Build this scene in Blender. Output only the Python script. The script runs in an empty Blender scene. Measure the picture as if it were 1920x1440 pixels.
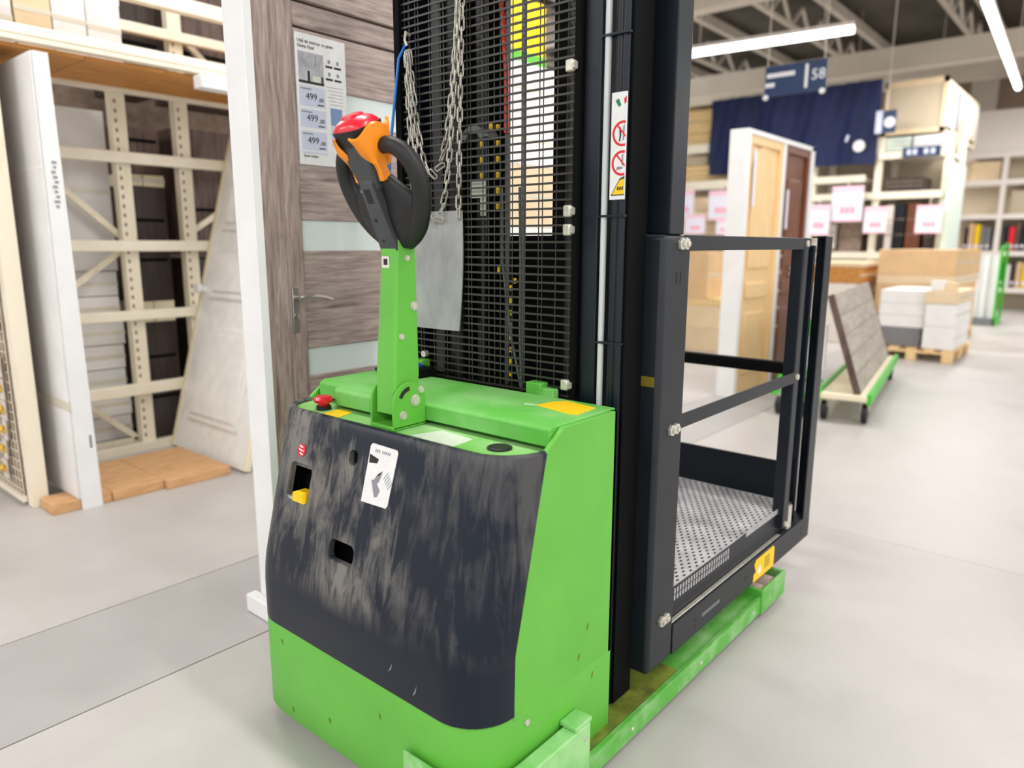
import bpy, bmesh, math, random
from mathutils import Vector, Matrix
random.seed(7)
SC = bpy.context.scene
COL = SC.collection
PI = math.pi

# ------------------------------------------------------------------ camera
H = 1.30
YAW, PITCH, ROLL, FPX = math.radians(40.251), math.radians(10.922), math.radians(0.176), 1355.5
f = Vector((math.cos(PITCH)*math.cos(YAW), math.cos(PITCH)*math.sin(YAW), -math.sin(PITCH)))
r = Vector((math.sin(YAW), -math.cos(YAW), 0)); u = r.cross(f)
r2 = math.cos(ROLL)*r + math.sin(ROLL)*u; u2 = -math.sin(ROLL)*r + math.cos(ROLL)*u
cam = bpy.data.cameras.new('camera'); cam_o = bpy.data.objects.new('camera', cam); COL.objects.link(cam_o)
cam_o.matrix_world = Matrix(((r2.x, u2.x, -f.x, 0), (r2.y, u2.y, -f.y, 0), (r2.z, u2.z, -f.z, H), (0, 0, 0, 1)))
cam.sensor_width = 36; cam.lens = 36*FPX/1920; cam.clip_start = 0.05; cam.clip_end = 200
cam.dof.use_dof = True; cam.dof.focus_distance = 1.9; cam.dof.aperture_fstop = 1.75
SC.camera = cam_o

# ------------------------------------------------------------------ world, lights, exposure
w = bpy.data.worlds.new('store_ambient'); SC.world = w; w.use_nodes = True
w.node_tree.nodes['Background'].inputs[0].default_value = (1.0, 0.99, 0.98, 1)
w.node_tree.nodes['Background'].inputs[1].default_value = 1.45
SC.view_settings.view_transform = 'Standard'; SC.view_settings.look = 'None'
SC.view_settings.gamma = 1; SC.view_settings.use_curve_mapping = False
SC.view_settings.exposure = -0.35
SC.cycles.use_denoising = True
SC.cycles.max_bounces = 6; SC.cycles.diffuse_bounces = 3; SC.cycles.glossy_bounces = 3; SC.cycles.transmission_bounces = 2
SC.cycles.sample_clamp_indirect = 6
LAMP_W = 100.0

# ------------------------------------------------------------------ material helpers
def lin(c):
    c = c/255
    return c/12.92 if c <= 0.04045 else ((c+0.055)/1.055)**2.4
def rgb(*c): return (lin(c[0]), lin(c[1]), lin(c[2]), 1)
def mat(name, col, rough=0.5, metal=0.0, scale=0, amt=0.12, stretch=(1, 1, 1), bump=0.0, spec=0.5, coat=0.0, detail=4, alpha=1, trans=0, emit=0):
    m = bpy.data.materials.new(name); m.use_nodes = True
    nt = m.node_tree; b = nt.nodes['Principled BSDF']
    c = rgb(*col)
    b.inputs['Base Color'].default_value = c
    b.inputs['Roughness'].default_value = rough; b.inputs['Metallic'].default_value = metal
    b.inputs['Specular IOR Level'].default_value = spec; b.inputs['Coat Weight'].default_value = coat
    b.inputs['Alpha'].default_value = alpha; b.inputs['Transmission Weight'].default_value = trans
    if emit:
        b.inputs['Emission Color'].default_value = c; b.inputs['Emission Strength'].default_value = emit
    if scale:
        tc = nt.nodes.new('ShaderNodeTexCoord'); mp = nt.nodes.new('ShaderNodeMapping')
        mp.inputs['Scale'].default_value = stretch
        nz = nt.nodes.new('ShaderNodeTexNoise'); nz.inputs['Scale'].default_value = scale; nz.inputs['Detail'].default_value = detail
        nt.links.new(tc.outputs['Object'], mp.inputs[0]); nt.links.new(mp.outputs[0], nz.inputs['Vector'])
        rp = nt.nodes.new('ShaderNodeValToRGB')
        rp.color_ramp.elements[0].position = 0.3; rp.color_ramp.elements[1].position = 0.7
        rp.color_ramp.elements[0].color = [x*(1-amt) for x in c[:3]]+[1]
        rp.color_ramp.elements[1].color = [min(1, x*(1+amt)) for x in c[:3]]+[1]
        nt.links.new(nz.outputs['Fac'], rp.inputs[0]); nt.links.new(rp.outputs[0], b.inputs['Base Color'])
        if bump:
            bp = nt.nodes.new('ShaderNodeBump'); bp.inputs['Strength'].default_value = bump; bp.inputs['Distance'].default_value = 0.004
            nt.links.new(nz.outputs['Fac'], bp.inputs['Height']); nt.links.new(bp.outputs[0], b.inputs['Normal'])
    return m
def mix_mat(name, c0, c1, rough, scale, stretch, lo, hi, rough1=None, detail=6, bump=0, distortion=0.0, c2=None):
    """two (or three) tone procedural surface: noise through a ramp"""
    m = bpy.data.materials.new(name); m.use_nodes = True
    nt = m.node_tree; b = nt.nodes['Principled BSDF']
    tc = nt.nodes.new('ShaderNodeTexCoord'); mp = nt.nodes.new('ShaderNodeMapping'); mp.inputs['Scale'].default_value = stretch
    nz = nt.nodes.new('ShaderNodeTexNoise'); nz.inputs['Scale'].default_value = scale; nz.inputs['Detail'].default_value = detail
    nz.inputs['Distortion'].default_value = distortion; nz.inputs['Roughness'].default_value = 0.62
    nt.links.new(tc.outputs['Object'], mp.inputs[0]); nt.links.new(mp.outputs[0], nz.inputs['Vector'])
    rp = nt.nodes.new('ShaderNodeValToRGB'); e = rp.color_ramp.elements
    e[0].position = lo; e[1].position = hi; e[0].color = rgb(*c0); e[1].color = rgb(*c1)
    if c2:
        x = rp.color_ramp.elements.new((lo+hi)/2); x.color = rgb(*c2)
    nt.links.new(nz.outputs['Fac'], rp.inputs[0]); nt.links.new(rp.outputs[0], b.inputs['Base Color'])
    b.inputs['Roughness'].default_value = rough
    if rough1 is not None:
        mr = nt.nodes.new('ShaderNodeMapRange'); mr.inputs[1].default_value = lo; mr.inputs[2].default_value = hi
        mr.inputs[3].default_value = rough; mr.inputs[4].default_value = rough1
        nt.links.new(nz.outputs['Fac'], mr.inputs[0]); nt.links.new(mr.outputs[0], b.inputs['Roughness'])
    if bump:
        bp = nt.nodes.new('ShaderNodeBump'); bp.inputs['Strength'].default_value = bump; bp.inputs['Distance'].default_value = 0.003
        nt.links.new(nz.outputs['Fac'], bp.inputs['Height']); nt.links.new(bp.outputs[0], b.inputs['Normal'])
    return m

M = {}
M['green'] = mat('green_paint', (98, 182, 62), 0.42, scale=5, amt=0.07, detail=8)
M['green_worn'] = mix_mat('worn_green_paint', (88, 176, 62), (150, 200, 132), 0.45, 9, (1, 1, 1), 0.45, 0.72, detail=9)
M['green_top'] = mix_mat('dusty_green_paint', (92, 180, 66), (146, 202, 128), 0.5, 5, (1, 1, 1), 0.4, 0.75, detail=8)
M['green_pale'] = mix_mat('faded_green_paint', (112, 194, 92), (172, 222, 156), 0.45, 8, (1, 1, 1), 0.35, 0.7, detail=9)
M['green_deck'] = mix_mat('dust_covered_green_paint', (112, 190, 84), (176, 214, 152), 0.5, 6, (1, 1, 1), 0.35, 0.7, detail=8)
M['green_dirty'] = mix_mat('oily_green_paint', (84, 92, 26), (136, 150, 52), 0.6, 14, (1, 1, 1), 0.35, 0.7, detail=9)
M['navy'] = mat('navy_black_paint', (13, 22, 32), 0.36, scale=6, amt=0.15, detail=6, spec=0.38)
M['steel_dark'] = mat('anthracite_paint', (26, 31, 38), 0.42, scale=12, amt=0.14, detail=7, spec=0.4)
M['black'] = mat('black_paint', (5, 5, 6), 0.8, scale=9, amt=0.2, spec=0.15)
M['rubber'] = mat('black_rubber', (24, 25, 26), 0.5, scale=30, amt=0.15)
M['gunmetal'] = mat('grey_plastic', (64, 67, 71), 0.55, scale=40, amt=0.12)
M['zinc'] = mat('zinc_plated_steel', (214, 210, 198), 0.38, 0.55, scale=40, amt=0.1)
M['chain'] = mat('galvanised_chain', (190, 186, 176), 0.42, 0.7, scale=60, amt=0.12)
M['wire'] = mat('black_wire', (52, 49, 43), 0.38)
M['red'] = mat('red_plastic', (222, 22, 48), 0.32, coat=0.3)
M['orange'] = mat('orange_plastic', (255, 148, 14), 0.38, coat=0.2)
M['yellow'] = mat('yellow_sticker', (252, 206, 12), 0.5, scale=30, amt=0.04)
M['white_st'] = mat('white_sticker', (236, 236, 236), 0.5, scale=40, amt=0.04)
M['label_faded'] = mat('faded_paper_label', (214, 224, 206), 0.6, scale=30, amt=0.06)
M['st_black'] = mat('black_print', (26, 26, 26), 0.6)
M['st_grey'] = mat('grey_print', (140, 142, 150), 0.6)
M['st_red'] = mat('red_print', (226, 24, 44), 0.5)
M['st_green'] = mat('green_print', (10, 128, 88), 0.5)
M['st_blue'] = mat('blue_print', (120, 146, 186), 0.5)
M['st_lilac'] = mat('pale_blue_print', (206, 212, 232), 0.5)
M['st_photo'] = mix_mat('room_photo_print', (150, 150, 156), (205, 205, 210), 0.5, 20, (1, 1, 1), 0.35, 0.7)
M['tube_white'] = mat('pale_hose', (205, 210, 212), 0.4)
M['grey_flap'] = mix_mat('scuffed_grey_rubber', (150, 150, 153), (182, 182, 183), 0.6, 12, (1, 1, 0.5), 0.35, 0.7, detail=9, bump=0.1)
M['blue'] = mat('blue_plastic', (28, 78, 190), 0.35)
M['blue_rod'] = mat('blue_hose', (20, 120, 210), 0.4)
M['pipe'] = mat('steel_pipe', (112, 116, 116), 0.4, 0.4)
M['hyd'] = mat('dark_cylinder', (16, 19, 21), 0.4)
M['tread'] = mix_mat('worn_tread_steel', (140, 138, 140), (196, 194, 196), 0.45, 7, (1, 1, 1), 0.3, 0.7, detail=9)
M['poly'] = mat('pale_roller', (214, 188, 176), 0.5, scale=20, amt=0.1)
# front cover: dark, scuffed with pale vertical streaks of dust
def cover_mat():
    m = bpy.data.materials.new('scuffed_navy_cover'); m.use_nodes = True
    nt = m.node_tree; b = nt.nodes['Principled BSDF']; L = nt.links.new
    tc = nt.nodes.new('ShaderNodeTexCoord')
    mp = nt.nodes.new('ShaderNodeMapping'); mp.inputs['Scale'].default_value = (1, 1.3, 0.15)
    mp.inputs['Rotation'].default_value = (0.12, 0, 0)
    L(tc.outputs['Object'], mp.inputs[0])
    n1 = nt.nodes.new('ShaderNodeTexNoise'); n1.inputs['Scale'].default_value = 22; n1.inputs['Detail'].default_value = 9; n1.inputs['Roughness'].default_value = 0.7
    n1.inputs['Distortion'].default_value = 0.9
    L(mp.outputs[0], n1.inputs['Vector'])
    n2 = nt.nodes.new('ShaderNodeTexNoise'); n2.inputs['Scale'].default_value = 5.5; n2.inputs['Detail'].default_value = 4
    L(tc.outputs['Object'], n2.inputs['Vector'])
    # scuffs only on the middle field of the cover (z band)
    sx = nt.nodes.new('ShaderNodeSeparateXYZ'); L(tc.outputs['Object'], sx.inputs[0])
    up = nt.nodes.new('ShaderNodeMapRange'); up.inputs[1].default_value = -0.17; up.inputs[2].default_value = -0.10; L(sx.outputs[2], up.inputs[0])
    rt = nt.nodes.new('ShaderNodeMapRange'); rt.inputs[1].default_value = -0.26; rt.inputs[2].default_value = -0.05; L(sx.outputs[1], rt.inputs[0])
    ml = nt.nodes.new('ShaderNodeMath'); ml.operation = 'MULTIPLY'; L(n1.outputs['Fac'], ml.inputs[0]); L(n2.outputs['Fac'], ml.inputs[1])
    r1 = nt.nodes.new('ShaderNodeMapRange'); r1.inputs[1].default_value = 0.205; r1.inputs[2].default_value = 0.34; L(ml.outputs[0], r1.inputs[0])
    m2 = nt.nodes.new('ShaderNodeMath'); m2.operation = 'MULTIPLY'; L(r1.outputs[0], m2.inputs[0]); L(up.outputs[0], m2.inputs[1])
    m3 = nt.nodes.new('ShaderNodeMath'); m3.operation = 'MULTIPLY'; L(m2.outputs[0], m3.inputs[0])
    rr = nt.nodes.new('ShaderNodeMapRange'); rr.inputs[3].default_value = 0.35; L(rt.outputs[0], rr.inputs[0]); L(rr.outputs[0], m3.inputs[1])
    mx = nt.nodes.new('ShaderNodeMix'); mx.data_type = 'RGBA'
    mx.inputs[6].default_value = rgb(14, 24, 40); mx.inputs[7].default_value = rgb(122, 119, 114)
    L(m3.outputs[0], mx.inputs[0]); L(mx.outputs[2], b.inputs['Base Color'])
    mr = nt.nodes.new('ShaderNodeMapRange'); mr.inputs[3].default_value = 0.33; mr.inputs[4].default_value = 0.6; L(m3.outputs[0], mr.inputs[0])
    L(mr.outputs[0], b.inputs['Roughness']); b.inputs['Specular IOR Level'].default_value = 0.32
    return m
M['cover'] = cover_mat()
M['cream'] = mat('cream_rack_paint', (246, 238, 218), 0.45, scale=8, amt=0.05)
M['cream_worn'] = mix_mat('worn_cream_paint', (244, 234, 212), (214, 200, 164), 0.5, 10, (1, 1, 0.3), 0.55, 0.8)
M['white'] = mat('white_board', (240, 240, 240), 0.5, scale=6, amt=0.03)
M['carton_white'] = mat('white_carton', (242, 240, 238), 0.7, scale=7, amt=0.04)
M['carton_side'] = mat('grey_white_carton', (234, 232, 231), 0.7, scale=7, amt=0.05)
M['tape'] = mat('packing_tape', (222, 216, 200), 0.25)
M['film'] = mat('plastic_film', (244, 242, 238), 0.25, scale=14, amt=0.05, bump=0.25)
M['foam'] = mat('cream_edge_foam', (240, 230, 200), 0.6)
M['board'] = mix_mat('chipboard', (196, 146, 96), (226, 182, 134), 0.65, 14, (0.6, 3, 3), 0.3, 0.7)
M['board_under'] = mix_mat('orange_board', (186, 120, 52), (220, 160, 86), 0.65, 9, (0.5, 3, 3), 0.3, 0.7)
M['oak'] = mix_mat('grey_oak_laminate', (118, 101, 94), (200, 184, 176), 0.5, 9, (0.7, 3, 9), 0.28, 0.72, detail=10, distortion=0.6, c2=(170, 152, 144))
M['oak_v'] = mix_mat('grey_oak_laminate_upright', (110, 92, 85), (190, 173, 165), 0.5, 9, (9, 3, 0.7), 0.28, 0.72, detail=10, distortion=0.6, c2=(158, 139, 131))
M['frost'] = mat('frosted_glass', (226, 238, 234), 0.28, scale=3, amt=0.02)
M['satin'] = mat('satin_nickel', (190, 184, 176), 0.3, 0.9)
M['dark_door'] = mix_mat('dark_walnut', (34, 26, 24), (72, 56, 50), 0.4, 5, (6, 6, 0.6), 0.3, 0.7)
M['dark_door2'] = mix_mat('brown_walnut', (62, 46, 40), (122, 98, 90), 0.45, 5, (6, 6, 0.6), 0.3, 0.7)
M['pine'] = mix_mat('pine_wood', (240, 196, 132), (252, 222, 172), 0.5, 6, (7, 7, 0.5), 0.3, 0.7)
M['lumber'] = mix_mat('stacked_lumber', (224, 186, 122), (246, 220, 166), 0.6, 8, (6, 0.5, 6), 0.3, 0.7)
M['brown'] = mix_mat('red_brown_wood', (92, 46, 26), (132, 72, 44), 0.4, 6, (7, 7, 0.5), 0.3, 0.7)
M['kraft'] = mat('kraft_carton', (224, 188, 142), 0.7, scale=6, amt=0.07)
M['kraft2'] = mat('pale_kraft_carton', (236, 212, 176), 0.7, scale=6, amt=0.06)
M['grey_box'] = mat('grey_carton', (128, 128, 132), 0.7, scale=6, amt=0.05)
M['navy_cloth'] = mat('navy_cloth', (14, 27, 72), 0.75, scale=4, amt=0.25)
M['sign_blue'] = mat('navy_sign', (0, 42, 88), 0.5)
M['sign_white'] = mat('white_lettering', (240, 240, 244), 0.5)
M['tag_white'] = mat('pale_price_tag', (236, 234, 248), 0.6)
M['tag_pink'] = mat('pink_price_tag', (250, 206, 224), 0.6)
M['tag_red'] = mat('red_tag_print', (248, 170, 188), 0.6)
M['mint'] = mat('mint_sheet', (222, 236, 226), 0.5)
M['beige'] = mat('beige_panel', (202, 187, 162), 0.6, scale=2, amt=0.05)
M['shelf_white'] = mat('pale_shelf', (242, 234, 228), 0.6, scale=2, amt=0.03)
M['ceiling'] = mat('dark_roof_deck', (88, 82, 73), 0.8, scale=0.6, amt=0.4)
M['beam'] = mat('grey_concrete_beam', (230, 220, 205), 0.8, scale=1, amt=0.08)
M['wall'] = mat('taupe_wall', (172, 152, 134), 0.8, scale=0.5, amt=0.06)
M['glow'] = mat('lamp_tube', (255, 255, 252), 0.5, emit=5.0)
M['sky_pane'] = mat('skylight_pane', (214, 232, 255), 0.4, emit=1.6)
M['panel_grey'] = mix_mat('grey_brown_panel', (150, 140, 130), (190, 182, 172), 0.6, 5, (0.4, 4, 4), 0.3, 0.7)
M['trolley'] = mat('bright_green_paint', (60, 190, 40), 0.4)
M['brass'] = mat('yellow_brass', (238, 196, 74), 0.3, 0.35)
M['packet'] = mat('clear_packet_card', (226, 216, 212), 0.4)
M['grid_back'] = mix_mat('brown_backing', (120, 100, 86), (160, 140, 124), 0.7, 14, (1, 1, 1), 0.3, 0.7)
# concrete floors
def concrete(name, c0, c1):
    m = mix_mat(name, c0, c1, 0.38, 1.6, (1, 1, 1), 0.3, 0.72, rough1=0.55, detail=10)
    return m
M['floor_a'] = concrete('concrete_slab_pale', (182, 177, 174), (199, 194, 191))
M['floor_b'] = concrete('concrete_slab_grey', (168, 165, 164), (184, 180, 179))
M['joint'] = mat('joint_filler', (120, 116, 112), 0.8)

# ------------------------------------------------------------------ mesh helpers
WL = {}
class MB:
    def __init__(s): s.v = []; s.f = []
    def quadset(s, pts, faces):
        o = len(s.v); s.v += [tuple(p) for p in pts]; s.f += [tuple(i+o for i in q) for q in faces]; return s
    def box(s, x0, x1, y0, y1, z0, z1):
        P = [(x, y, z) for x in (x0, x1) for y in (y0, y1) for z in (z0, z1)]
        return s.quadset(P, [(0, 1, 3, 2), (4, 6, 7, 5), (0, 4, 5, 1), (2, 3, 7, 6), (0, 2, 6, 4), (1, 5, 7, 3)])
    def obox(s, c, ax, ay, az):
        """box with half-axis vectors"""
        c, ax, ay, az = Vector(c), Vector(ax), Vector(ay), Vector(az)
        P = [c+i*ax+j*ay+k*az for i in (-1, 1) for j in (-1, 1) for k in (-1, 1)]
        return s.quadset(P, [(0, 1, 3, 2), (4, 6, 7, 5), (0, 4, 5, 1), (2, 3, 7, 6), (0, 2, 6, 4), (1, 5, 7, 3)])
    def bar(s, p0, p1, wd, th, up=(0, 0, 1)):
        p0, p1 = Vector(p0), Vector(p1); d = (p1-p0); n = d.normalized()
        a = n.cross(Vector(up)).normalized(); b = a.cross(n).normalized()
        return s.obox((p0+p1)/2, d/2, a*th/2, b*wd/2)
    def loft(s, rings, cap=True, closed=True):
        n = len(rings[0]); o = len(s.v)
        for q in rings: s.v += [tuple(p) for p in q]
        for i in range(len(rings)-1):
            for j in range(n if closed else n-1):
                k = (j+1) % n
                s.f.append((o+i*n+j, o+i*n+k, o+(i+1)*n+k, o+(i+1)*n+j))
        if cap:
            s.f.append(tuple(o+j for j in range(n))[::-1]); s.f.append(tuple(o+(len(rings)-1)*n+j for j in range(n)))
        return s
    def prism(s, poly, axis, a, b):
        def P(p, t): return {'x': (t, p[0], p[1]), 'y': (p[0], t, p[1]), 'z': (p[0], p[1], t)}[axis]
        return s.loft([[P(p, a) for p in poly], [P(p, b) for p in poly]])
    def cyl(s, p0, p1, r0, n=16, r1=None):
        p0, p1 = Vector(p0), Vector(p1); d = (p1-p0).normalized()
        a = d.orthogonal().normalized(); b = d.cross(a); r1 = r0 if r1 is None else r1
        R = lambda p, r: [p+r*(math.cos(2*PI*i/n)*a+math.sin(2*PI*i/n)*b) for i in range(n)]
        return s.loft([R(p0, r0), R(p1, r1)])
    def tube(s, path, rad, n=8, closed=False):
        P = [Vector(p) for p in path]; rings = []; prev = None; N = len(P)
        for i, p in enumerate(P):
            if closed: d = P[(i+1) % N]-P[i-1]
            else: d = P[min(i+1, N-1)]-P[max(i-1, 0)]
            d.normalize()
            a = d.orthogonal().normalized() if prev is None else (prev-d*prev.dot(d)).normalized()
            prev = a; b = d.cross(a); rr = rad[i] if isinstance(rad, (list, tuple)) else rad
            rings.append([p+rr*(math.cos(2*PI*k/n)*a+math.sin(2*PI*k/n)*b) for k in range(n)])
        if closed: return s.loft(rings+[rings[0]], cap=False)
        return s.loft(rings)
    def lathe(s, c, d, prof, n=20):
        c, d = Vector(c), Vector(d).normalized(); a = d.orthogonal().normalized(); b = d.cross(a)
        return s.loft([[c+d*h+max(rr, 1e-4)*(math.cos(2*PI*i/n)*a+math.sin(2*PI*i/n)*b) for i in range(n)] for rr, h in prof])
    def build(s, name, m, parent=None, bevel=0.0, smooth=35, label=None, kind=None, seg=2):
        me = bpy.data.meshes.new(name)
        xs = list(zip(*s.v)); c = Vector([(min(q)+max(q))/2 for q in xs])
        if parent is None: c.z = min(xs[2])
        me.from_pydata([tuple(Vector(p)-c) for p in s.v], [], s.f)
        bm = bmesh.new(); bm.from_mesh(me)
        bmesh.ops.remove_doubles(bm, verts=bm.verts, dist=1e-6)
        bmesh.ops.recalc_face_normals(bm, faces=bm.faces); bm.to_mesh(me); bm.free()
        me.materials.append(M[m] if isinstance(m, str) else m)
        if smooth:
            for p in me.polygons: p.use_smooth = True
            me.set_sharp_from_angle(angle=math.radians(smooth))
        o = bpy.data.objects.new(name, me); COL.objects.link(o)
        WL[o.name] = c.copy(); o.location = c
        if parent is not None:
            o.parent = parent; o.location = c-WL[parent.name]
        if bevel:
            bv = o.modifiers.new('bevel', 'BEVEL'); bv.width = bevel; bv.segments = seg; bv.limit_method = 'ANGLE'; bv.angle_limit = math.radians(40)
            bv.harden_normals = False
        if label: o['label'] = label
        if kind: o['kind'] = kind
        return o
def tag(o, label, cat, group=None):
    o['label'] = label; o['category'] = cat
    if group: o['group'] = group
    return o
def thing(name, loc, label, cat, group=None):
    o = bpy.data.objects.new(name, None); COL.objects.link(o); o.empty_display_size = 0.1
    o.location = loc; WL[o.name] = Vector(loc)
    return tag(o, label, cat, group)
def box(name, m, parent, x0, x1, y0, y1, z0, z1, bevel=0.0, label=None, kind=None):
    return MB().box(x0, x1, y0, y1, z0, z1).build(name, m, parent, bevel, label=label, kind=kind)
def struct(o): o['kind'] = 'structure'; return o
def share(name, src, parent, world):
    """another piece with the same mesh"""
    o = bpy.data.objects.new(name, src.data); COL.objects.link(o); o.parent = parent
    for md in src.modifiers:
        q = o.modifiers.new(md.name, md.type); q.width = md.width; q.segments = md.segments; q.limit_method = 'ANGLE'; q.angle_limit = md.angle_limit
    o.location = Vector(world)-(WL[parent.name] if parent else Vector((0, 0, 0))); WL[o.name] = Vector(world)
    return o
def text(name, body, size, loc, face, m, parent, align='LEFT', ex=0.0004, tilt=None):
    cu = bpy.data.curves.new(name, 'FONT'); cu.body = body; cu.size = size; cu.extrude = ex; cu.align_x = align
    cu.resolution_u = 2
    t = bpy.data.objects.new(name, cu); me = bpy.data.meshes.new_from_object(t); bpy.data.objects.remove(t)
    ax = {'-y': (Vector((1, 0, 0)), Vector((0, 0, 1))), '-x': (Vector((0, -1, 0)), Vector((0, 0, 1)))}[face] if isinstance(face, str) else face
    xx, yy = ax; zz = xx.cross(yy)
    for v in me.vertices: v.co = xx*v.co.x+yy*v.co.y+zz*v.co.z
    me.materials.clear(); me.materials.append(M[m])
    o = bpy.data.objects.new(name, me); COL.objects.link(o); o.parent = parent
    o.location = Vector(loc)-WL[parent.name]; WL[o.name] = Vector(loc)
    return o
def arc(cx, cy, rr, a0, a1, n):
    return [(cx+rr*math.cos(math.radians(a0+(a1-a0)*i/n)), cy+rr*math.sin(math.radians(a0+(a1-a0)*i/n))) for i in range(n+1)]

# ================================================================== the hall
YJ = [(-9.0, 2.10, 'floor_a'), (2.10, 2.68, 'floor_b'), (2.68, 10.0, 'floor_a')]
fl = struct(MB().box(-5, 26, -9, 10, -0.12, -0.006).build('floor', 'joint'))
for y0, y1, mm in YJ:
    for x0, x1 in ((-5, 3.4), (3.4, 9.2), (9.2, 15.0), (15.0, 26)):
        box('floor_slab', mm, fl, x0+0.0012, x1-0.0012, y0+0.003, y1-0.003, -0.04, 0.0)
wb = struct(box('wall_back', 'wall', None, 24.0, 24.3, -9, 16, 0, 6.6))
for y in (-6, -1.2, 3.6, 8.4, 13.2): box('pilaster', 'beam', wb, 23.7, 24.0, y-0.3, y+0.3, 0, 6.6)
struct(box('wall_left', 'wall', None, -5, 24, 15.7, 16.0, 0, 6.6))
ce = struct(box('ceiling', 'ceiling', None, -6, 24.3, -9, 16, 6.5, 6.7))
for x, z0, z1 in ((9.0, 5.55, 5.95), (13.0, 5.5, 5.95), (16.5, 4.72, 5.15), (21.0, 5.2, 5.7)):
    box('roof_beam', 'beam', ce, x, x+0.35, -9, 16, z0, z1)
for y in (-7, -4.5, -2, 0.5, 3, 5.5, 8, 10.5, 13):
    box('purlin', 'beam', ce, -6, 24, y, y+0.12, 6.2, 6.42)
for y in (0.6, 3.4, 6.2, 9.0):
    m_ = MB()
    for i in range(10):
        x = 9.3+i*1.2; m_.bar((x, y, 5.9), (x+0.6, y, 6.4), 0.06, 0.06); m_.bar((x+0.6, y, 6.4), (x+1.2, y, 5.9), 0.06, 0.06)
    m_.bar((9.3, y, 5.9), (21.3, y, 5.9), 0.08, 0.08)
    m_.build('roof_truss', 'beam', ce)
sp = box('skylight_pane', 'sky_pane', ce, 14.7, 16.2, 8.25, 9.5, 6.42, 6.49)

def luminaire(p0, p1, label, light=True, watts=LAMP_W):
    p0, p1 = Vector(p0), Vector(p1); c = (p0+p1)/2; d = (p1-p0).normalized(); n = Vector((-d.y, d.x, 0))
    t = thing('ceiling_lamp', (c.x, c.y, p0.z), label, 'lamp', 'linear ceiling lamps')
    MB().cyl(p0, p1, 0.05, 12).build('lamp_tube', 'glow', t)
    MB().bar(p0+Vector((0, 0, 0.07)), p1+Vector((0, 0, 0.07)), 0.05, 0.09).build('housing', 'shelf_white', t)
    for k in (0.15, 0.85):
        q = p0.lerp(p1, k); MB().cyl(q+Vector((0, 0, 0.09)), (q.x, q.y, 6.48), 0.006, 6).build('hanger', 'beam', t)
    if light:
        ld = bpy.data.lights.new('lamp_light', 'AREA'); ld.shape = 'RECTANGLE'; ld.size = (p1-p0).length; ld.size_y = 0.35
        ld.energy = watts; ld.color = (1.0, 0.985, 0.96)
        lo = bpy.data.objects.new('lamp_light', ld); COL.objects.link(lo); lo.parent = t
        lo.rotation_euler = (0, 0, math.atan2(d.y, d.x)); lo.location = (0, 0, -0.07)
luminaire((10.1, 5.45, 4), (10.35, 3.08, 4), 'long white strip lamp hanging above the navy aisle sign', watts=LAMP_W*1.6)
luminaire((10.1, 1.62, 4), (15.8, 1.90, 4), 'long white strip lamp pointing away over the open aisle on the right', watts=LAMP_W*2.4)
for x in (-2.5, 1.6, 5.6):
    for y in (-5.5, -1.6, 2.4, 6.4):
        luminaire((x, y-1.4, 4.2), (x, y+1.4, 4.2), 'strip lamp in the rows overhead, outside the picture')
for x, y in ((13.5, -3.0), (18.5, -3.0), (18.5, 4.5), (14.0, 8.5)):
    luminaire((x, y-1.2, 4.2), (x, y+1.2, 4.2), 'strip lamp in the far rows of the hall', watts=LAMP_W*1.8)

# ================================================================== the order picker truck
YR, YL, YC = 0.89, 1.75, 1.32
T = thing('order_picker_truck', (1.7, YC, 0), 'green and navy electric order picker truck with tall mast and railed platform', 'lift truck')
def xf(z):
    if z < 0.40: return 0.948
    if z < 0.50: return 0.948+0.25*(z-0.40)**2/0.2
    return 0.948+0.0125+0.25*(z-0.50)
RC = 0.115
def outline(z, inset=0.0, n=10, xe=None):
    x = xf(z)+inset; y0, y1 = YR+inset, YL-inset; rr = RC-inset
    pts = arc(x+rr, y0+rr, rr, 270, 180, n)+arc(x+rr, y1-rr, rr, 180, 90, n)
    if xe: pts = [(xe, y0)]+pts+[(xe, y1)]
    return pts
# body: lower skirt
zz = [0.03, 0.05, 0.15, 0.29, 0.305]
sk = MB(); ins = [0.012, 0.0, 0.0, 0.0, 0.004]
sk.loft([[(px, py, z) for px, py in outline(z, i, xe=1.44)] for z, i in zip(zz, ins)])
body = sk.build('body_skirt', 'green', T, smooth=50)
# side panels
def side_poly(n=8):
    zs = [0.29+(0.872-0.29)*i/n for i in range(n+1)]
    left = [(xf(z)+RC-0.002, z) for z in zs]
    return [(1.44, 0.29), ] + left + [(1.205, 0.90), (1.225, 0.914), (1.44, 0.914)]
for y0, y1 in ((YR, YR+0.012), (YL-0.012, YL)):
    MB().prism(side_poly(), 'y', y0, y1).build('side_panel', 'green', T, bevel=0.002)
MB().prism([(1.44, 0.29), (1.44, 0.914), (1.43, 0.914), (1.43, 0.29)], 'y', YR, YL).build('rear_panel', 'black', T)
# dark inner block behind the openings
MB().loft([[(px, py, z) for px, py in outline(z, 0.06, xe=1.42)] for z in (0.31, 0.45, 0.6, 0.84)]).build('inner_block', 'black', T)
# front cover with two openings
n = 16; zc = [0.305+(0.868-0.305)*i/n for i in range(n+1)]
fc = MB()
o_r = [[(px, py, z) for px, py in outline(z, 0.0)] for z in zc]
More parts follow.
